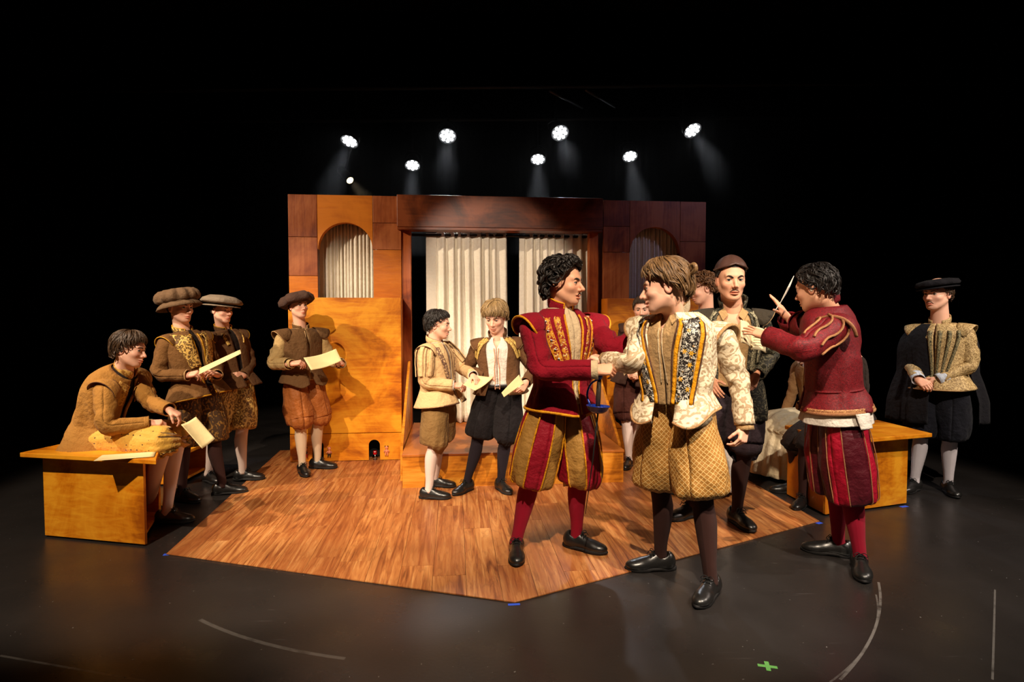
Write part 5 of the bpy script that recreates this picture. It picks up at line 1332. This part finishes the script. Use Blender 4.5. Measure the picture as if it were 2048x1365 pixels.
f.breeches(cloth('black_velvet_breeches', srgb(26, 20, 22), srgb(16, 12, 14), weave=500), puff=1.02, low=-0.02, seed=14, wst=0.104, waist=0.15); f.stockings(BSTK); f.shoes()
V = [f.T(a, 0.10, 0.012, 0) for a in np.linspace(0, 2 * PI, 49)]; v, ff, u = sweep(V, np.array([[0.014, 0.004]] * 49), 8, cap=False); f.part('belt', v, ff, leather('belt_leather', (0.012, 0.009, 0.008), 0.4))
f.band('buckle', [(-0.10, 0.10), (0.10, 0.10)], 0.034, SIL, off=0.018, n=6, thick=0.006, flare=0)
sheet([(1003, 786, 4.54), (1038, 750, 4.60), (1048, 768, 4.60), (1008, 795, 4.54)], 'small parchment in the lowered hand above the black breeches', 0.01)

# ================================================================== 7  man in red
J7 = cloth('scarlet_wool', srgb(150, 10, 34), srgb(122, 6, 26), weave=600); B7 = brocade('red_gold_braid', srgb(150, 40, 24), srgb(214, 150, 44), 46, third=srgb(240, 214, 150)); TR7 = cloth('yellow_braid', srgb(232, 160, 24), srgb(204, 130, 14), rough=0.55, weave=300)
f = Fig('person in scarlet and gold doublet grasping the arm of the cream doublet', 1.78, (1121, 617, 3.52), (1122, None, 3.52), 38, (1129, 566, 3.48, 66, 2, 0),
        [(1033, 1120, 4), (1172, 1104, 62)], dict(s=(1062, 650, 3.37), e=(1084, 742, -1), w=(1212, 740, -1), fl=1.15, h=(1246, 738, 1), back=(-0.1, -0.75, 0.6), pose='grip'),
        dict(s=(1182, 648, 3.66), e=(1226, 700, -1), w=(1290, 668, 1), h=(1318, 660, 1), back=(0.1, -0.6, 0.8), pose='relaxed'), hs=1.08, skin=SKIN2, hres=0.003, bulk=0.96)
f.body(brow=HDARK, mouth=0.55, smile=0.6, gaze=(0.1, 0), nose=1.1, browt=0.002); f.moustache(HDARK, 0.0030, 0.022)
f.hair(HDARK, n=330, length=44, off=0.034, lift=0.016, width=0.0105, fringe=42, side=-8, nape=-54, curl=0.010, seed=31, jit=25, hl=46)
g7 = lambda t: 0.09 + 0.27 * max(0, t - 0.1)
h7 = lambda a: -0.06 * math.exp(-(min(a, 2*PI-a) / 0.6) ** 2)
f.coat('doublet', J7, hem=-0.05, top=0.99, gap=g7, flare=0.03, seed=17, wr=0.008, hemfn=h7); f.hem_cord(0.008, TR7, -0.05, 0.10, hemfn=h7, off=0.016)
f.coat('shirt', CREAM, hem=0.0, top=1.0, off=-0.003, flare=0, wr=0.010); f.collar(J7, h=0.064, gap=0.42, trim=TR7, tr=0.006)
for sg in (1, -1):
    f.band('braid_band', [(sg * 0.98, 0.90), (sg * 0.78, 0.66), (sg * 0.42, 0.30)], (0.050, 0.038), B7, off=0.021); f.band('braid_band', [(sg * 0.60, 0.91), (sg * 0.46, 0.66), (sg * 0.28, 0.36)], 0.036, B7, off=0.021)
    for da in (0.13, -0.13): f.cord('braid_edge', [(sg * (0.98 + da), 0.90), (sg * (0.78 + da), 0.66), (sg * (0.42 + da * 0.7), 0.30)], 0.0038, TR7, off=0.022)
    f.cord('front_edge', [(sg * 0.33, 0.93), (sg * 0.25, 0.66), (sg * 0.17, 0.36), (sg * 0.11, 0.0), (sg * 0.10, -0.10)], 0.006, TR7, off=0.018)
    for q in range(6):
        c = f.T(sg * np.interp(0.86 - q * 0.095, [0.30, 0.66, 0.90], [0.42, 0.78, 0.98]), 0.86 - q * 0.095, 0.026, f.coat_flare); v, ff, u = sweep([c + np.array(d_) for d_ in ((0, -0.003, 0), (0, 0.003, 0))], 0.007, 10); f.part('stud', v, ff, SIL)
for i in range(2): f.sleeve(i, J7, r0=0.072, r1=0.060, r2=0.052, wr=0.14, seed=13, cut=0.08); f.wing(i, J7, TR7, ext=0.085, r=0.088, tr=0.007); f.cuff(i, CREAM, l=0.085, r=0.047, back=0.85)
f.breeches(panes('red_gold_panes', srgb(150, 10, 34), srgb(168, 122, 56), 4, 0.10), puff=1.04, low=0.03, seed=16, gather=0.060)
for i in range(2):
    for q in range(8): f.leg_stripe(i, (q / 8 - 0.025) * 360, TR7, 0.010, 0.12, 0.90, 0.004, name='piping', rnd=True)
f.stockings(RSTK); f.shoes()
# fencing sword on his hip
o = at(1196, 815, 3.20); sw = empty('sword', tuple(o)); tag(sw, 'fencing sword with blue cup guard hanging at the hip of the scarlet doublet', 'sword')
BLUE = plain('blue_enamel', srgb(20, 52, 150), 0.25, 0.5, 0.3, coat=0.6)
ax = unit(np.array([0.05, 0.04, 1.0])); R_ = Vector(ax).to_track_quat('Z', 'Y').to_matrix()
prof = [(0.012, -0.034), (0.030, -0.031), (0.050, -0.018), (0.062, 0.004), (0.066, 0.006), (0.062, 0.010), (0.046, -0.010), (0.028, -0.022), (0.010, -0.025)]
V, F = revolve(prof, 28); obj('cup_guard', mesh_of('cup_guard', [tuple(R_ @ Vector(v)) for v in V], F), BLUE, sw)
m = MB(); m.tube([tuple(R_ @ Vector(v)) for v in spline([(0.06, 0, 0.005), (0.085, 0, 0.06), (0.06, 0, 0.12), (0.0, 0, 0.155)], 14)], 0.006, 8); m.build('knuckle_bow', BLUE, sw, smooth=True)
m = MB(); m.tube([tuple(R_ @ Vector(v)) for v in ((0, 0, -0.02), (0.002, 0, 0.06), (0, 0, 0.15))], [0.011, 0.014, 0.011], 10); m.build('grip', leather('grip_leather', (0.03, 0.018, 0.012), 0.5), sw, smooth=True)
m = MB(); m.tube([tuple(R_ @ Vector(v)) for v in ((0, 0, 0.148), (0, 0, 0.165), (0, 0, 0.185))], [0.012, 0.019, 0.008], 12); m.build('pommel', BLUE, sw, smooth=True)
m = MB(); m.tube([(0, 0, -0.03), (-0.02, 0.05, -0.30), (-0.05, 0.12, -0.62)], [0.005, 0.004, 0.002], 6); m.build('blade', DKM, sw, smooth=True)

# ================================================================== 8  man in cream brocade
J8 = brocade('cream_damask', srgb(228, 210, 178), srgb(176, 150, 116), 24, thr=0.54); J8P = cloth('cream_satin', srgb(232, 212, 176), srgb(206, 182, 144), rough=0.5); E8 = flowers('floral_embroidery', srgb(34, 26, 22), srgb(226, 164, 40), srgb(212, 204, 188), 30); TR8 = brocade('cream_rust_braid', srgb(214, 178, 122), srgb(140, 80, 40), 90)
f = Fig('person in cream damask doublet and checked gold breeches looking away to the left', 1.76, (1352, 624, 3.16), (1352, None, 3.16, 0.02), -36, (1328, 574, 3.10, -88, 8, -4),
        [(1298, 1140, -72), (1412, 1200, -22)], dict(s=(1288, 655, 3.32), e=(1268, 728, -1), w=(1212, 722, 1), h=(1180, 711, 1), back=(0.0, -0.3, 1.0), pose='grip'),
        dict(s=(1440, 668, 3.24), e=(1478, 764, 1), w=(1490, 856, -1), h=(1480, 884, -1), back=(0.6, -0.8, 0.1), pose='pinch'), hs=1.12, hres=0.003, bulk=1.04, pyaw=-20)
f.body(brow=HLBR, mouth=0.6, smile=1.0, nose=1.05); f.hair(HLBR, n=420, length=58, off=0.026, lift=0.010, width=0.0095, fringe=14, side=-14, nape=-40, sweep_back=40, seed=41, jit=12, hl=36)
# braided knot at the back of his head
VV = []; FF = []; UU = []; b = 0
for q in range(9):
    a0 = q / 9 * 2 * PI; c = f.scalp(np.radians(-148.0), np.radians(8.0), 0.034); T1 = np.array([0.0, 0.0, 1.0]); T2 = np.array([0.85, 0.52, 0.0])
    P = [c + (T1 * math.cos(a0 + t_ * 2.2) + T2 * math.sin(a0 + t_ * 2.2)) * (0.020 + 0.010 * math.sin(t_ * 3.1 + q)) + np.array([-0.5, -0.8, 0]) * 0.010 * math.sin(PI * t_) for t_ in np.linspace(0, 1, 9)]
    v, ff, u = sweep(P, np.array([0.004, 0.008, 0.009, 0.009, 0.009, 0.009, 0.008, 0.006, 0.002]), 8); u[:, 0] = u[:, 0] * 0.06 + q * 0.13
    VV.append(v); FF += [tuple(i + b for i in p_) for p_ in ff]; UU.append(u); b += len(v)
f.part('hair_knot', f.hw(np.concatenate(VV)), FF, HLBR, np.concatenate(UU))
g8 = lambda t: 0.22 + 0.26 * max(0, t)
h8 = lambda a: -0.15 * math.exp(-((min(a, 2*PI-a) - 0.5) / 0.45) ** 2)
f.coat('doublet', J8, hem=0.04, top=0.99, gap=g8, flare=0.05, seed=19, wr=0.008, hemfn=h8, off=0.016); f.hem_cord(0.006, TR8, 0.04, 0.22, hemfn=h8, off=0.018)
f.coat('shirt', TANSH, hem=0.08, top=0.99, off=-0.001, flare=0, wr=0.014, gap=lambda t: 0.02 + 1.2 * max(0, t - 0.82))
f.collar(J8P, h=0.060, gap=0.62, trim=TR8, tr=0.007, flare=0.008)
for sg in (1, -1):
    f.band('embroidered_band', [(sg * 0.88, 0.93), (sg * 0.70, 0.62), (sg * 0.42, 0.10)], (0.088, 0.070), E8, off=0.026)
    for da, w_ in ((-0.28, 0.020), (0.28, 0.020)): f.band('gold_edge', [(sg * (0.88 + da), 0.93), (sg * (0.70 + da), 0.62), (sg * (0.42 + da * 0.75), 0.10)], w_, TR7, off=0.029)
    for da in (-0.37, 0.37): f.cord('rust_edge', [(sg * (0.88 + da), 0.93), (sg * (0.70 + da), 0.62), (sg * (0.42 + da * 0.72), 0.10)], 0.004, DKTR, off=0.028)
    f.band('tab', [(sg * 0.30, -0.02), (sg * 0.70, -0.04), (sg * 1.15, 0.03)], 0.085, J8P, off=0.026)
    f.cord('shirt_lace', [(sg * 0.06, 0.84), (sg * 0.05, 0.6), (sg * 0.09, 0.3)], 0.003, CREAM, off=0.014, flare=0)
for i in range(2): f.sleeve(i, J8, r0=0.070, r1=0.056, r2=0.050, wr=0.15, seed=15, cut=0.06); f.wing(i, J8, TR8, ext=0.07, r=0.088, tr=0.009); f.cuff(i, TANSH, l=0.06, r=0.042)
# open shirt collar
for sg in (1, -1):
    c = [f.T(sg * 0.22, 0.93, 0.006, 0), f.T(sg * 0.62, 1.0, 0.008, 0), f.T(sg * 0.62, 0.955, 0.016, 0), f.T(sg * 0.32, 0.88, 0.018, 0)]; f.part('shirt_collar', c, [(0, 1, 2, 3)], TANSH, thick=0.006, smooth=False)
f.breeches(lattice('gold_check', srgb(178, 124, 56), srgb(228, 188, 120)), puff=1.12, low=-0.03, wst=0.108, waist=0.13, seed=18, wr=1.3, gather=0.066); f.stockings(DSTK); f.shoes()

# ================================================================== 9  man in leather skullcap
J9 = brocade('dark_green_brocade', srgb(38, 36, 28), srgb(98, 92, 72), 30, thr=0.56); B9 = brocade('grey_green_band', srgb(70, 68, 54), srgb(170, 160, 128), 80); L9 = leather('brown_leather', srgb(74, 48, 40), 0.42)
f = Fig('person in brown leather skullcap and dark brocade coat facing the audience', 1.85, (1466, 616, 4.08), (1462, None, 4.08), 2, (1462, 559, 4.02, 16, 5, 0),
        [(1366, 1040, -42), (1484, 1056, 30)], dict(e=(1398, 715, 1), w=(1420, 760, -1), back=(-0.5, -0.8, 0), pose='relaxed'),
        dict(e=(1542, 712, 1), w=(1512, 752, -1), h=(1506, 775, -1), back=(0.5, -0.8, 0), pose='relaxed'), hs=1.14, skin=SKIN2, hres=0.0034, bulk=0.90)
f.body(brow=HDARK, browt=0.006, gaze=(0.25, -0.05), mouth=0.25, iris=(0.03, 0.03, 0.03), jaw=1.03); f.moustache(HDARK, 0.0036, 0.024); f.hair(HDARK, n=110, length=36, off=0.005, lift=0.001, width=0.006, side=-6, nape=-44, top=28, seed=45)
fig_skullcap(f, leather('brown_cap_leather', srgb(80, 54, 46), 0.36), 0.013, 35, 4)
f.coat('coat', J9, hem=-0.42, top=0.99, gap=lambda t: 0.50 + 0.12 * max(0, t), flare=0.0, seed=23, wr=0.008); f.coat('shirt', TANSH, hem=0.0, top=0.99, off=-0.004, flare=0, wr=0.012, gap=lambda t: 0.02 + 2.2 * max(0, t - 0.72))
f.collar(J9, h=0.070, gap=0.80, trim=None, flare=0.02)
for sg in (1, -1):
    f.band('woven_band', [(sg * 0.85, 0.95), (sg * 0.80, 0.7), (sg * 0.74, 0.2)], 0.038, B9, off=0.022); f.band('woven_band', [(sg * 1.18, 0.92), (sg * 1.10, 0.7), (sg * 1.02, 0.3)], 0.030, B9, off=0.022)
    c = [f.T(sg * 0.20, 0.90, 0.006, 0), f.T(sg * 0.66, 1.0, 0.010, 0), f.T(sg * 0.66, 0.94, 0.018, 0), f.T(sg * 0.34, 0.83, 0.020, 0)]; f.part('shirt_collar', c, [(0, 1, 2, 3)], TANSH, thick=0.006, smooth=False)
for i in range(2): f.sleeve(i, J9, seed=17, r0=0.066, wr=0.12, cut=0.08); f.wing(i, cloth('dark_olive_wool', srgb(66, 58, 46)), CREAMTR, ext=0.10, tr=0.0035); f.leg_stripe('sleeve%d' % i, -90 if i else 90, B9, 0.022, 0.15, 0.9, 0.006, name='sleeve_braid')
f.breeches(cloth('plum_breeches', srgb(58, 44, 50), srgb(44, 33, 38)), puff=0.92, low=-0.05, seed=20); f.stockings(DSTK); f.shoes()
bk = empty('booklet', tuple(at(1500, 677, 3.60))); tag(bk, 'open handwritten parchment booklet before the person in the skullcap', 'booklet')
for sg in (-1, 1):
    V = []; n = 8
    for j in range(n + 1):
        for i in range(n + 1): p_, q_ = i / n, j / n - 0.5; V.append((sg * p_ * 0.085, -0.02 * math.sin(PI * p_) - 0.03 * p_, q_ * 0.15 + sg * -0.012 * p_))
    m_ = n + 1; o_ = obj('page', mesh_of('page', V, [(j*m_+i, j*m_+i+1, (j+1)*m_+i+1, (j+1)*m_+i) for j in range(n) for i in range(n)]), paper_mat('old_paper', srgb(222, 204, 164)), bk); md = o_.modifiers.new('thick', 'SOLIDIFY'); md.thickness = 0.004
    w_ = MB()
    for ln_ in range(7): z_ = 0.055 - ln_ * 0.017; x0, x1 = sorted((sg * 0.012, sg * (0.070 - 0.012 * (ln_ % 3 == 2)))); w_.tube([(x_, -0.02 * math.sin(PI * abs(x_) / 0.085) - 0.03 * abs(x_) / 0.085 - 0.003, z_ + 0.0015 * math.sin(x_ * 900 + ln_) - abs(x_) / 0.085 * 0.012 * sg) for x_ in np.linspace(x0, x1, 26)], 0.0009, 4)
    w_.build('handwriting', plain('sepia_ink', (0.05, 0.025, 0.012), 0.7), o_)
bk.rotation_euler = (math.radians(-25), math.radians(14), math.radians(10))

# ================================================================== 10  woman behind, 11 boy at the back
f = Fig('person in dark bodice and white skirt mostly hidden behind the cream doublet', 1.72, (1412, 618, 4.85), (1408, None, 4.85), -55, (1404, 578, 4.80, -72, 14, 0),
        [(1370, 990, -60), (1430, 985, -50)], dict(e=(1380, 700, 1), w=(1385, 755, -1), pose='relaxed', back=(-0.6, -0.5, 0.2)), dict(e=(1440, 705, 1), w=(1425, 760, -1), pose='relaxed', back=(0.6, -0.5, 0.2)), hs=1.0, hres=0.0042)
f.body(brow=HBRN, wid=0.96); f.hair(HGING, n=360, length=36, off=0.026, lift=0.008, width=0.0085, fringe=30, side=-4, nape=-34, curl=0.009, seed=51, jit=30)
J10 = cloth('dark_bodice', srgb(58, 46, 40)); f.coat('bodice', J10, hem=0.1, top=0.97, seed=27, flare=0)
for i in range(2): f.sleeve(i, J10, seed=19)
fig_skirt(f, cloth('white_cotton_skirt', srgb(232, 222, 208), srgb(214, 200, 184)), [f.spine(0.2)[0], f.spine(0.0)[0], f.P - ZUP * 0.3, f.P - ZUP * 0.6, np.array([f.P[0], f.P[1], 0.06])], [(0.12, 0.16), (0.16, 0.20), (0.20, 0.23), (0.23, 0.25), (0.25, 0.28)], 14, 0.06)
f.stockings(WSTK); f.shoes()
f = Fig('person in dark brown jacket and white stockings standing far back beside the riser', 1.60, (1284, 650, 5.70), (1268, None, 5.70), -8, (1284, 618, 5.66, -4, 10, 0),
        [(1255, 938, -12), (1275, 928, 40)], dict(e=(1238, 722, 1), w=(1256, 748, -1), back=(-0.5, -0.8, 0), pose='clasp', h=(1266, 752, -1)), dict(e=(1310, 722, 1), w=(1284, 748, -1), back=(0.5, -0.8, 0), pose='clasp', h=(1272, 752, -1)), hs=1.0, hres=0.0048)
f.body(brow=HBRN); f.hair(HBRN, n=240, length=60, off=0.016, lift=0.006, width=0.009, fringe=26, side=-18, nape=-46, seed=55)
J11 = cloth('dark_brown_wool', srgb(66, 40, 30), srgb(50, 30, 22)); f.coat('jacket', J11, hem=-0.1, top=0.99, gap=lambda t: 0.2, seed=29); f.coat('shirt', CREAM, hem=0.05, top=1.0, off=-0.004, flare=0); f.collar(J11, gap=0.5)
for i in range(2): f.sleeve(i, J11, seed=21, cut=0.1); f.wing(i, J11, None); f.cuff(i, CREAM, l=0.07)
f.breeches(cloth('maroon_breeches', srgb(78, 38, 28), srgb(58, 28, 22)), puff=0.95, low=-0.05, seed=22); f.stockings(WSTK); f.shoes()

# ================================================================== 12  man in burgundy seen from behind
J12 = brocade('burgundy_velvet', srgb(124, 10, 22), srgb(88, 6, 15), 90, thr=0.5); P12 = panes('burgundy_red_panes', srgb(164, 10, 40), srgb(78, 10, 24), 4, 0.30, 0.42, 0.5); B12 = brocade('cream_gold_braid', srgb(214, 160, 104), srgb(120, 60, 36), 130)
f = Fig('person in burgundy doublet and red stockings gesturing with both hands, back half turned', 1.76, (1655, 612, 3.44), (1668, None, 3.44), -112, (1630, 576, 3.42, -116, 12, 0),
        [(1652, 1108, -88), (1722, 1150, 4)], dict(s=(1612, 646, 3.62), e=(1590, 690, 1), w=(1574, 634, -1), h=(1556, 612, 1), back=(0.65, -0.6, 0.45), pose='open'),
        dict(s=(1670, 655, 3.28), e=(1606, 702, -1), w=(1534, 672, 1), h=(1506, 664, 1), back=(-0.1, -0.6, 0.8), pose='open'), hs=1.08, skin=SKIN2, pyaw=-70, hres=0.0032)
f.body(brow=HDARK); f.hair(HDARK, n=420, length=34, off=0.016, lift=0.008, width=0.0068, fringe=34, side=-4, nape=-46, seed=61, jit=22)
g = f.scalp(np.radians(-93.0), np.radians(-28.0), 0.008)
v, ff, u = sweep([f.hw(g) + np.array((0, 0, z)) for z in (-0.010, -0.006, 0, 0.006, 0.010)], [0.003, 0.008, 0.010, 0.008, 0.003], 12); f.part('pearl_earring', v, ff, plain('pearl', srgb(236, 220, 196), 0.2, 0.6))
h12 = lambda a: 0.0
f.coat('doublet', J12, hem=-0.02, top=0.99, gap=lambda t: 0.06, flare=0.035, seed=31, wr=0.012, off=0.016); f.hem_cord(0.011, B12, -0.02, 0.06, off=0.018); f.band('hem_braid', [(q, 0.0) for q in np.linspace(0.1, 2 * PI - 0.1, 12)], 0.026, B12, off=0.022, n=80)
f.band('waist_seam', [(q, 0.18) for q in np.linspace(0.1, 2 * PI - 0.1, 12)], 0.010, J12, off=0.020, n=60)
f.coat('shirt_tail', WHITE, hem=-0.14, top=0.3, off=0.004, flare=0.02, wr=0.012)
f.band('pocket_cloth', [(4.4, -0.02), (4.4, -0.16)], (0.085, 0.07), WHITE, off=0.035, n=10)
f.collar(J12, h=0.060, gap=0.3, trim=B12, tr=0.009)
for i in range(2):
    f.sleeve(i, J12, r0=0.082, r1=0.064, r2=0.056, wr=0.13, seed=23, cut=0.04); f.wing(i, J12, B12, ext=0.05, r=0.098, tr=0.010)
    for a in (0, 45, 90, -45, -90, 135): f.leg_stripe('sleeve%d' % i, a, B12, 0.013, 0.14, 0.46, 0.008, name='sleeve_braid', rnd=True)
f.breeches(P12, puff=1.05, low=0.07, seed=24, gather=0.062)
for i in range(2):
    for q in range(4):
        for fr in (0.0, 0.42): f.leg_stripe(i, ((q + fr - 0.30) / 4) * 360, B12, 0.006, 0.12, 0.90, 0.004, name='bead_cord', rnd=True)
f.stockings(RSTK); f.shoes()
P = spline([at(1550, 622, 3.60), at(1563, 602, 3.60), at(1576, 578, 3.60), at(1588, 552, 3.60)], 16); q0 = P[0].copy(); ql = empty('quill', tuple(q0)); tag(ql, 'white feather quill in the raised hand of the person in burgundy', 'quill')
m = MB(); m.tube(P - q0, np.linspace(0.0032, 0.0012, 16), 6); m.build('shaft', plain('quill_white', srgb(236, 230, 220), 0.5), ql, smooth=True)
V = []; 
for i_, p_ in enumerate(P[4:] - q0): w_ = 0.006 * math.sin(PI * (i_ + 0.6) / 12.5); V += [p_ + np.array([-w_, 0.001, w_ * 0.4]), p_ + np.array([0, -0.001, 0]), p_ + np.array([w_, 0.001, -w_ * 0.4])]
o_ = obj('vane', mesh_of('vane', V, [(3*i_+j, 3*i_+j+1, 3*i_+4+j, 3*i_+3+j) for i_ in range(11) for j in range(2)]), plain('quill_white', srgb(236, 230, 220), 0.5), ql); md = o_.modifiers.new('thick', 'SOLIDIFY'); md.thickness = 0.001

# ================================================================== 13, 14  two seated behind the man in burgundy
f = Fig('person in cream satin skirt and tan jacket seated with hands on knees', 1.62, (1622, 726, 5.58), (1640, 836, 5.75), -42, (1614, 688, 5.50, -40, 8, 0),
        [(1545, 950, -40), (1590, 955, -40)], dict(e=(1582, 800, -1), w=(1566, 838, -1), h=(1550, 848, -1), back=(-0.4, -0.4, 0.8), pose='lap'),
        dict(e=(1650, 805, -1), w=(1578, 836, -1), h=(1562, 850, -1), back=(0.0, -0.5, 0.8), pose='lap'), hs=0.98, hres=0.0048, knees=[(1535, 842, 5.42), (1590, 848, 5.40)])
f.body(brow=HBRN); f.hair(HBRN, n=70, length=60, off=0.012, side=-20, nape=-50, seed=63)
J13 = cloth('tan_jacket', srgb(158, 118, 76), srgb(132, 96, 60)); f.coat('jacket', J13, hem=-0.05, top=0.98, seed=33)
for i in range(2): f.sleeve(i, J13, seed=25, cut=0.1); f.cuff(i, CREAM, l=0.05)
SK = cloth('cream_satin_skirt', srgb(226, 208, 172), srgb(206, 184, 144), rough=0.45, weave=700)
km = (f.knee[0] + f.knee[1]) / 2
fig_skirt(f, SK, [f.spine(0.12)[0], f.P + f.Fp * 0.05, f.P * 0.5 + km * 0.5 + ZUP * 0.01, km + f.Fp * 0.02, km + f.Fp * 0.09 - ZUP * 0.10, km + f.Fp * 0.13 - ZUP * 0.24, np.array([*(km + f.Fp * 0.16)[:2], 0.03])], [(0.13, 0.17), (0.13, 0.20), (0.10, 0.21), (0.10, 0.21), (0.13, 0.23), (0.17, 0.26), (0.20, 0.30)], 16, 0.09, ref=ZUP, n=40)
f.stockings(WSTK); f.shoes()
f = Fig('seated person in dark knee breeches and stockings half hidden by the burgundy doublet', 1.64, (1684, 704, 4.56), (1692, 830, 4.56), -52, (1676, 664, 4.52, -40, 8, 0),
        [(1572, 986, -72), (1600, 1016, -14)], dict(e=(1642, 800, 1), w=(1634, 868, -1), h=(1618, 892, -1), back=(-0.5, -0.5, 0.6), pose='relaxed'),
        dict(e=(1722, 800, 1), w=(1672, 850, -1), pose='relaxed', back=(0, -0.3, 1)), hs=0.98, hres=0.0048, knees=[(1586, 886, 4.66), (1612, 890, 4.50)])
f.body(brow=HBRN); f.hair(HDARK, n=70, length=40, off=0.012, seed=65)
J14 = cloth('dark_umber_jacket', srgb(52, 40, 34)); f.coat('jacket', J14, hem=-0.05, top=0.99, seed=35); f.collar(J14)
for i in range(2): f.sleeve(i, J14, seed=27); f.cuff(i, CREAM, l=0.04)
f.breeches(cloth('charcoal_breeches', srgb(50, 38, 34), srgb(38, 29, 26), rough=0.6), puff=0.85, low=0.02, seed=26, sag=0.01, wr=0.35); f.stockings(DSTK); f.shoes()

# ================================================================== 15  caped man
J15 = brocade('antique_gold_brocade', srgb(140, 112, 70), srgb(206, 176, 122), 60); B15 = brocade('dark_green_gold', srgb(30, 34, 28), srgb(150, 136, 96), 90)
f = Fig('person in black cape and cap over gold brocade doublet, hands clasped, far right', 1.70, (1880, 646, 4.82), (1880, None, 4.82), -16, (1874, 588, 4.78, -32, 2, 0),
        [(1822, 984, -20), (1902, 990, 18)], dict(e=(1822, 728, 1), w=(1836, 758, -1), h=(1856, 772, -1), back=(-0.3, -0.9, 0.2), pose='clasp'),
        dict(e=(1945, 735, 1), w=(1880, 758, -1), h=(1860, 772, -1), back=(0.3, -0.9, 0.3), pose='clasp'), hs=1.10)
f.body(brow=HBRN, gaze=(-0.1, 0)); f.moustache(HDARK, 0.0040, 0.024); f.hair(HBRN, n=200, length=44, off=0.012, lift=0.008, width=0.008, side=-14, nape=-44, top=38, curl=0.005, seed=71)
CAPB = cloth('black_velvet', srgb(24, 22, 28), srgb(14, 13, 17), rough=0.9, sheen=0.02)
h = f.lathe_hat('cap', [(0.088, 0.032, 0), (0.094, 0.042, 0.2), (0.125, 0.044, 1.0), (0.134, 0.058, 1.0), (0.122, 0.082, 0.8), (0.07, 0.094, 0.3), (0.004, 0.096, 0)], CAPB, 9, 0.03, tilt=(-3, 6))
f.lathe_hat('brim', [(0.084, 0.036, 0), (0.11, 0.032, 0), (0.128, 0.028, 0)], CAPB, 2, 0.02, tilt=(-3, 6), parent=h, thick=0.008)
f.coat('doublet', J15, hem=-0.06, top=0.99, gap=lambda t: 0.03, flare=0.05, seed=37, wr=0.008); f.hem_cord(0.005, CREAMTR, -0.06, 0.03); f.collar(J15, trim=CREAMTR, tr=0.003)
for q in (-0.15, -0.40, -0.65, 0.12): f.band('quilted_band', [(q * 1.3, 0.88), (q * 1.1, 0.6), (q * 0.6, 0.12)], (0.030, 0.016), B15, off=0.020, rnd=True)
for i in range(2): f.sleeve(i, J15, seed=29, r0=0.070, wr=0.15, cut=0.05); f.wing(i, J15, None, ext=0.085); f.cuff(i, cloth('pale_cuff', srgb(214, 222, 236)), l=0.075, r=0.046)
f.breeches(cloth('midnight_velvet', srgb(20, 20, 30), srgb(12, 12, 19), sheen=0.03), puff=1.05, low=0.0, seed=28, wr_f=14); f.stockings(cloth('grey_white_stocking', srgb(226, 216, 220), weave=1400, fold=0.05)); f.shoes()
na, nt = 70, 26; V = []; U = []
for j in range(nt + 1):
    q = j / nt; t_ = 0.985 - 1.58 * q
    for i in range(na + 1):
        a = 0.12 + (4.45 - 0.12) * i / na
        fold = math.sin(a * 11 + 1.3 * math.sin(a * 3)) * 0.030 * min(1, q * 1.6) + 0.012 * math.sin(a * 23)* q
        side_ = min(1, max(0, (a - 0.75) / 0.6)); off = 0.022 + (0.02 + 0.055 * side_) * math.sin(min(1, q * 3.2) * PI / 2) + 0.035 * q * side_ + fold * (0.3 + 0.7 * side_)
        V.append(f.T(a, max(t_, -0.28), off * (0.35 + 0.65 * min(1, (i / na) * 8, (1 - i / na) * 8)), 0) + np.array([0, 0, min(0, t_ + 0.28) * 0.55])); U.append((a * 0.2, q))
m_ = na + 1; f.part('cape', V, [(j*m_+i, j*m_+i+1, (j+1)*m_+i+1, (j+1)*m_+i) for j in range(nt) for i in range(na)], CAPB, U, thick=0.006)
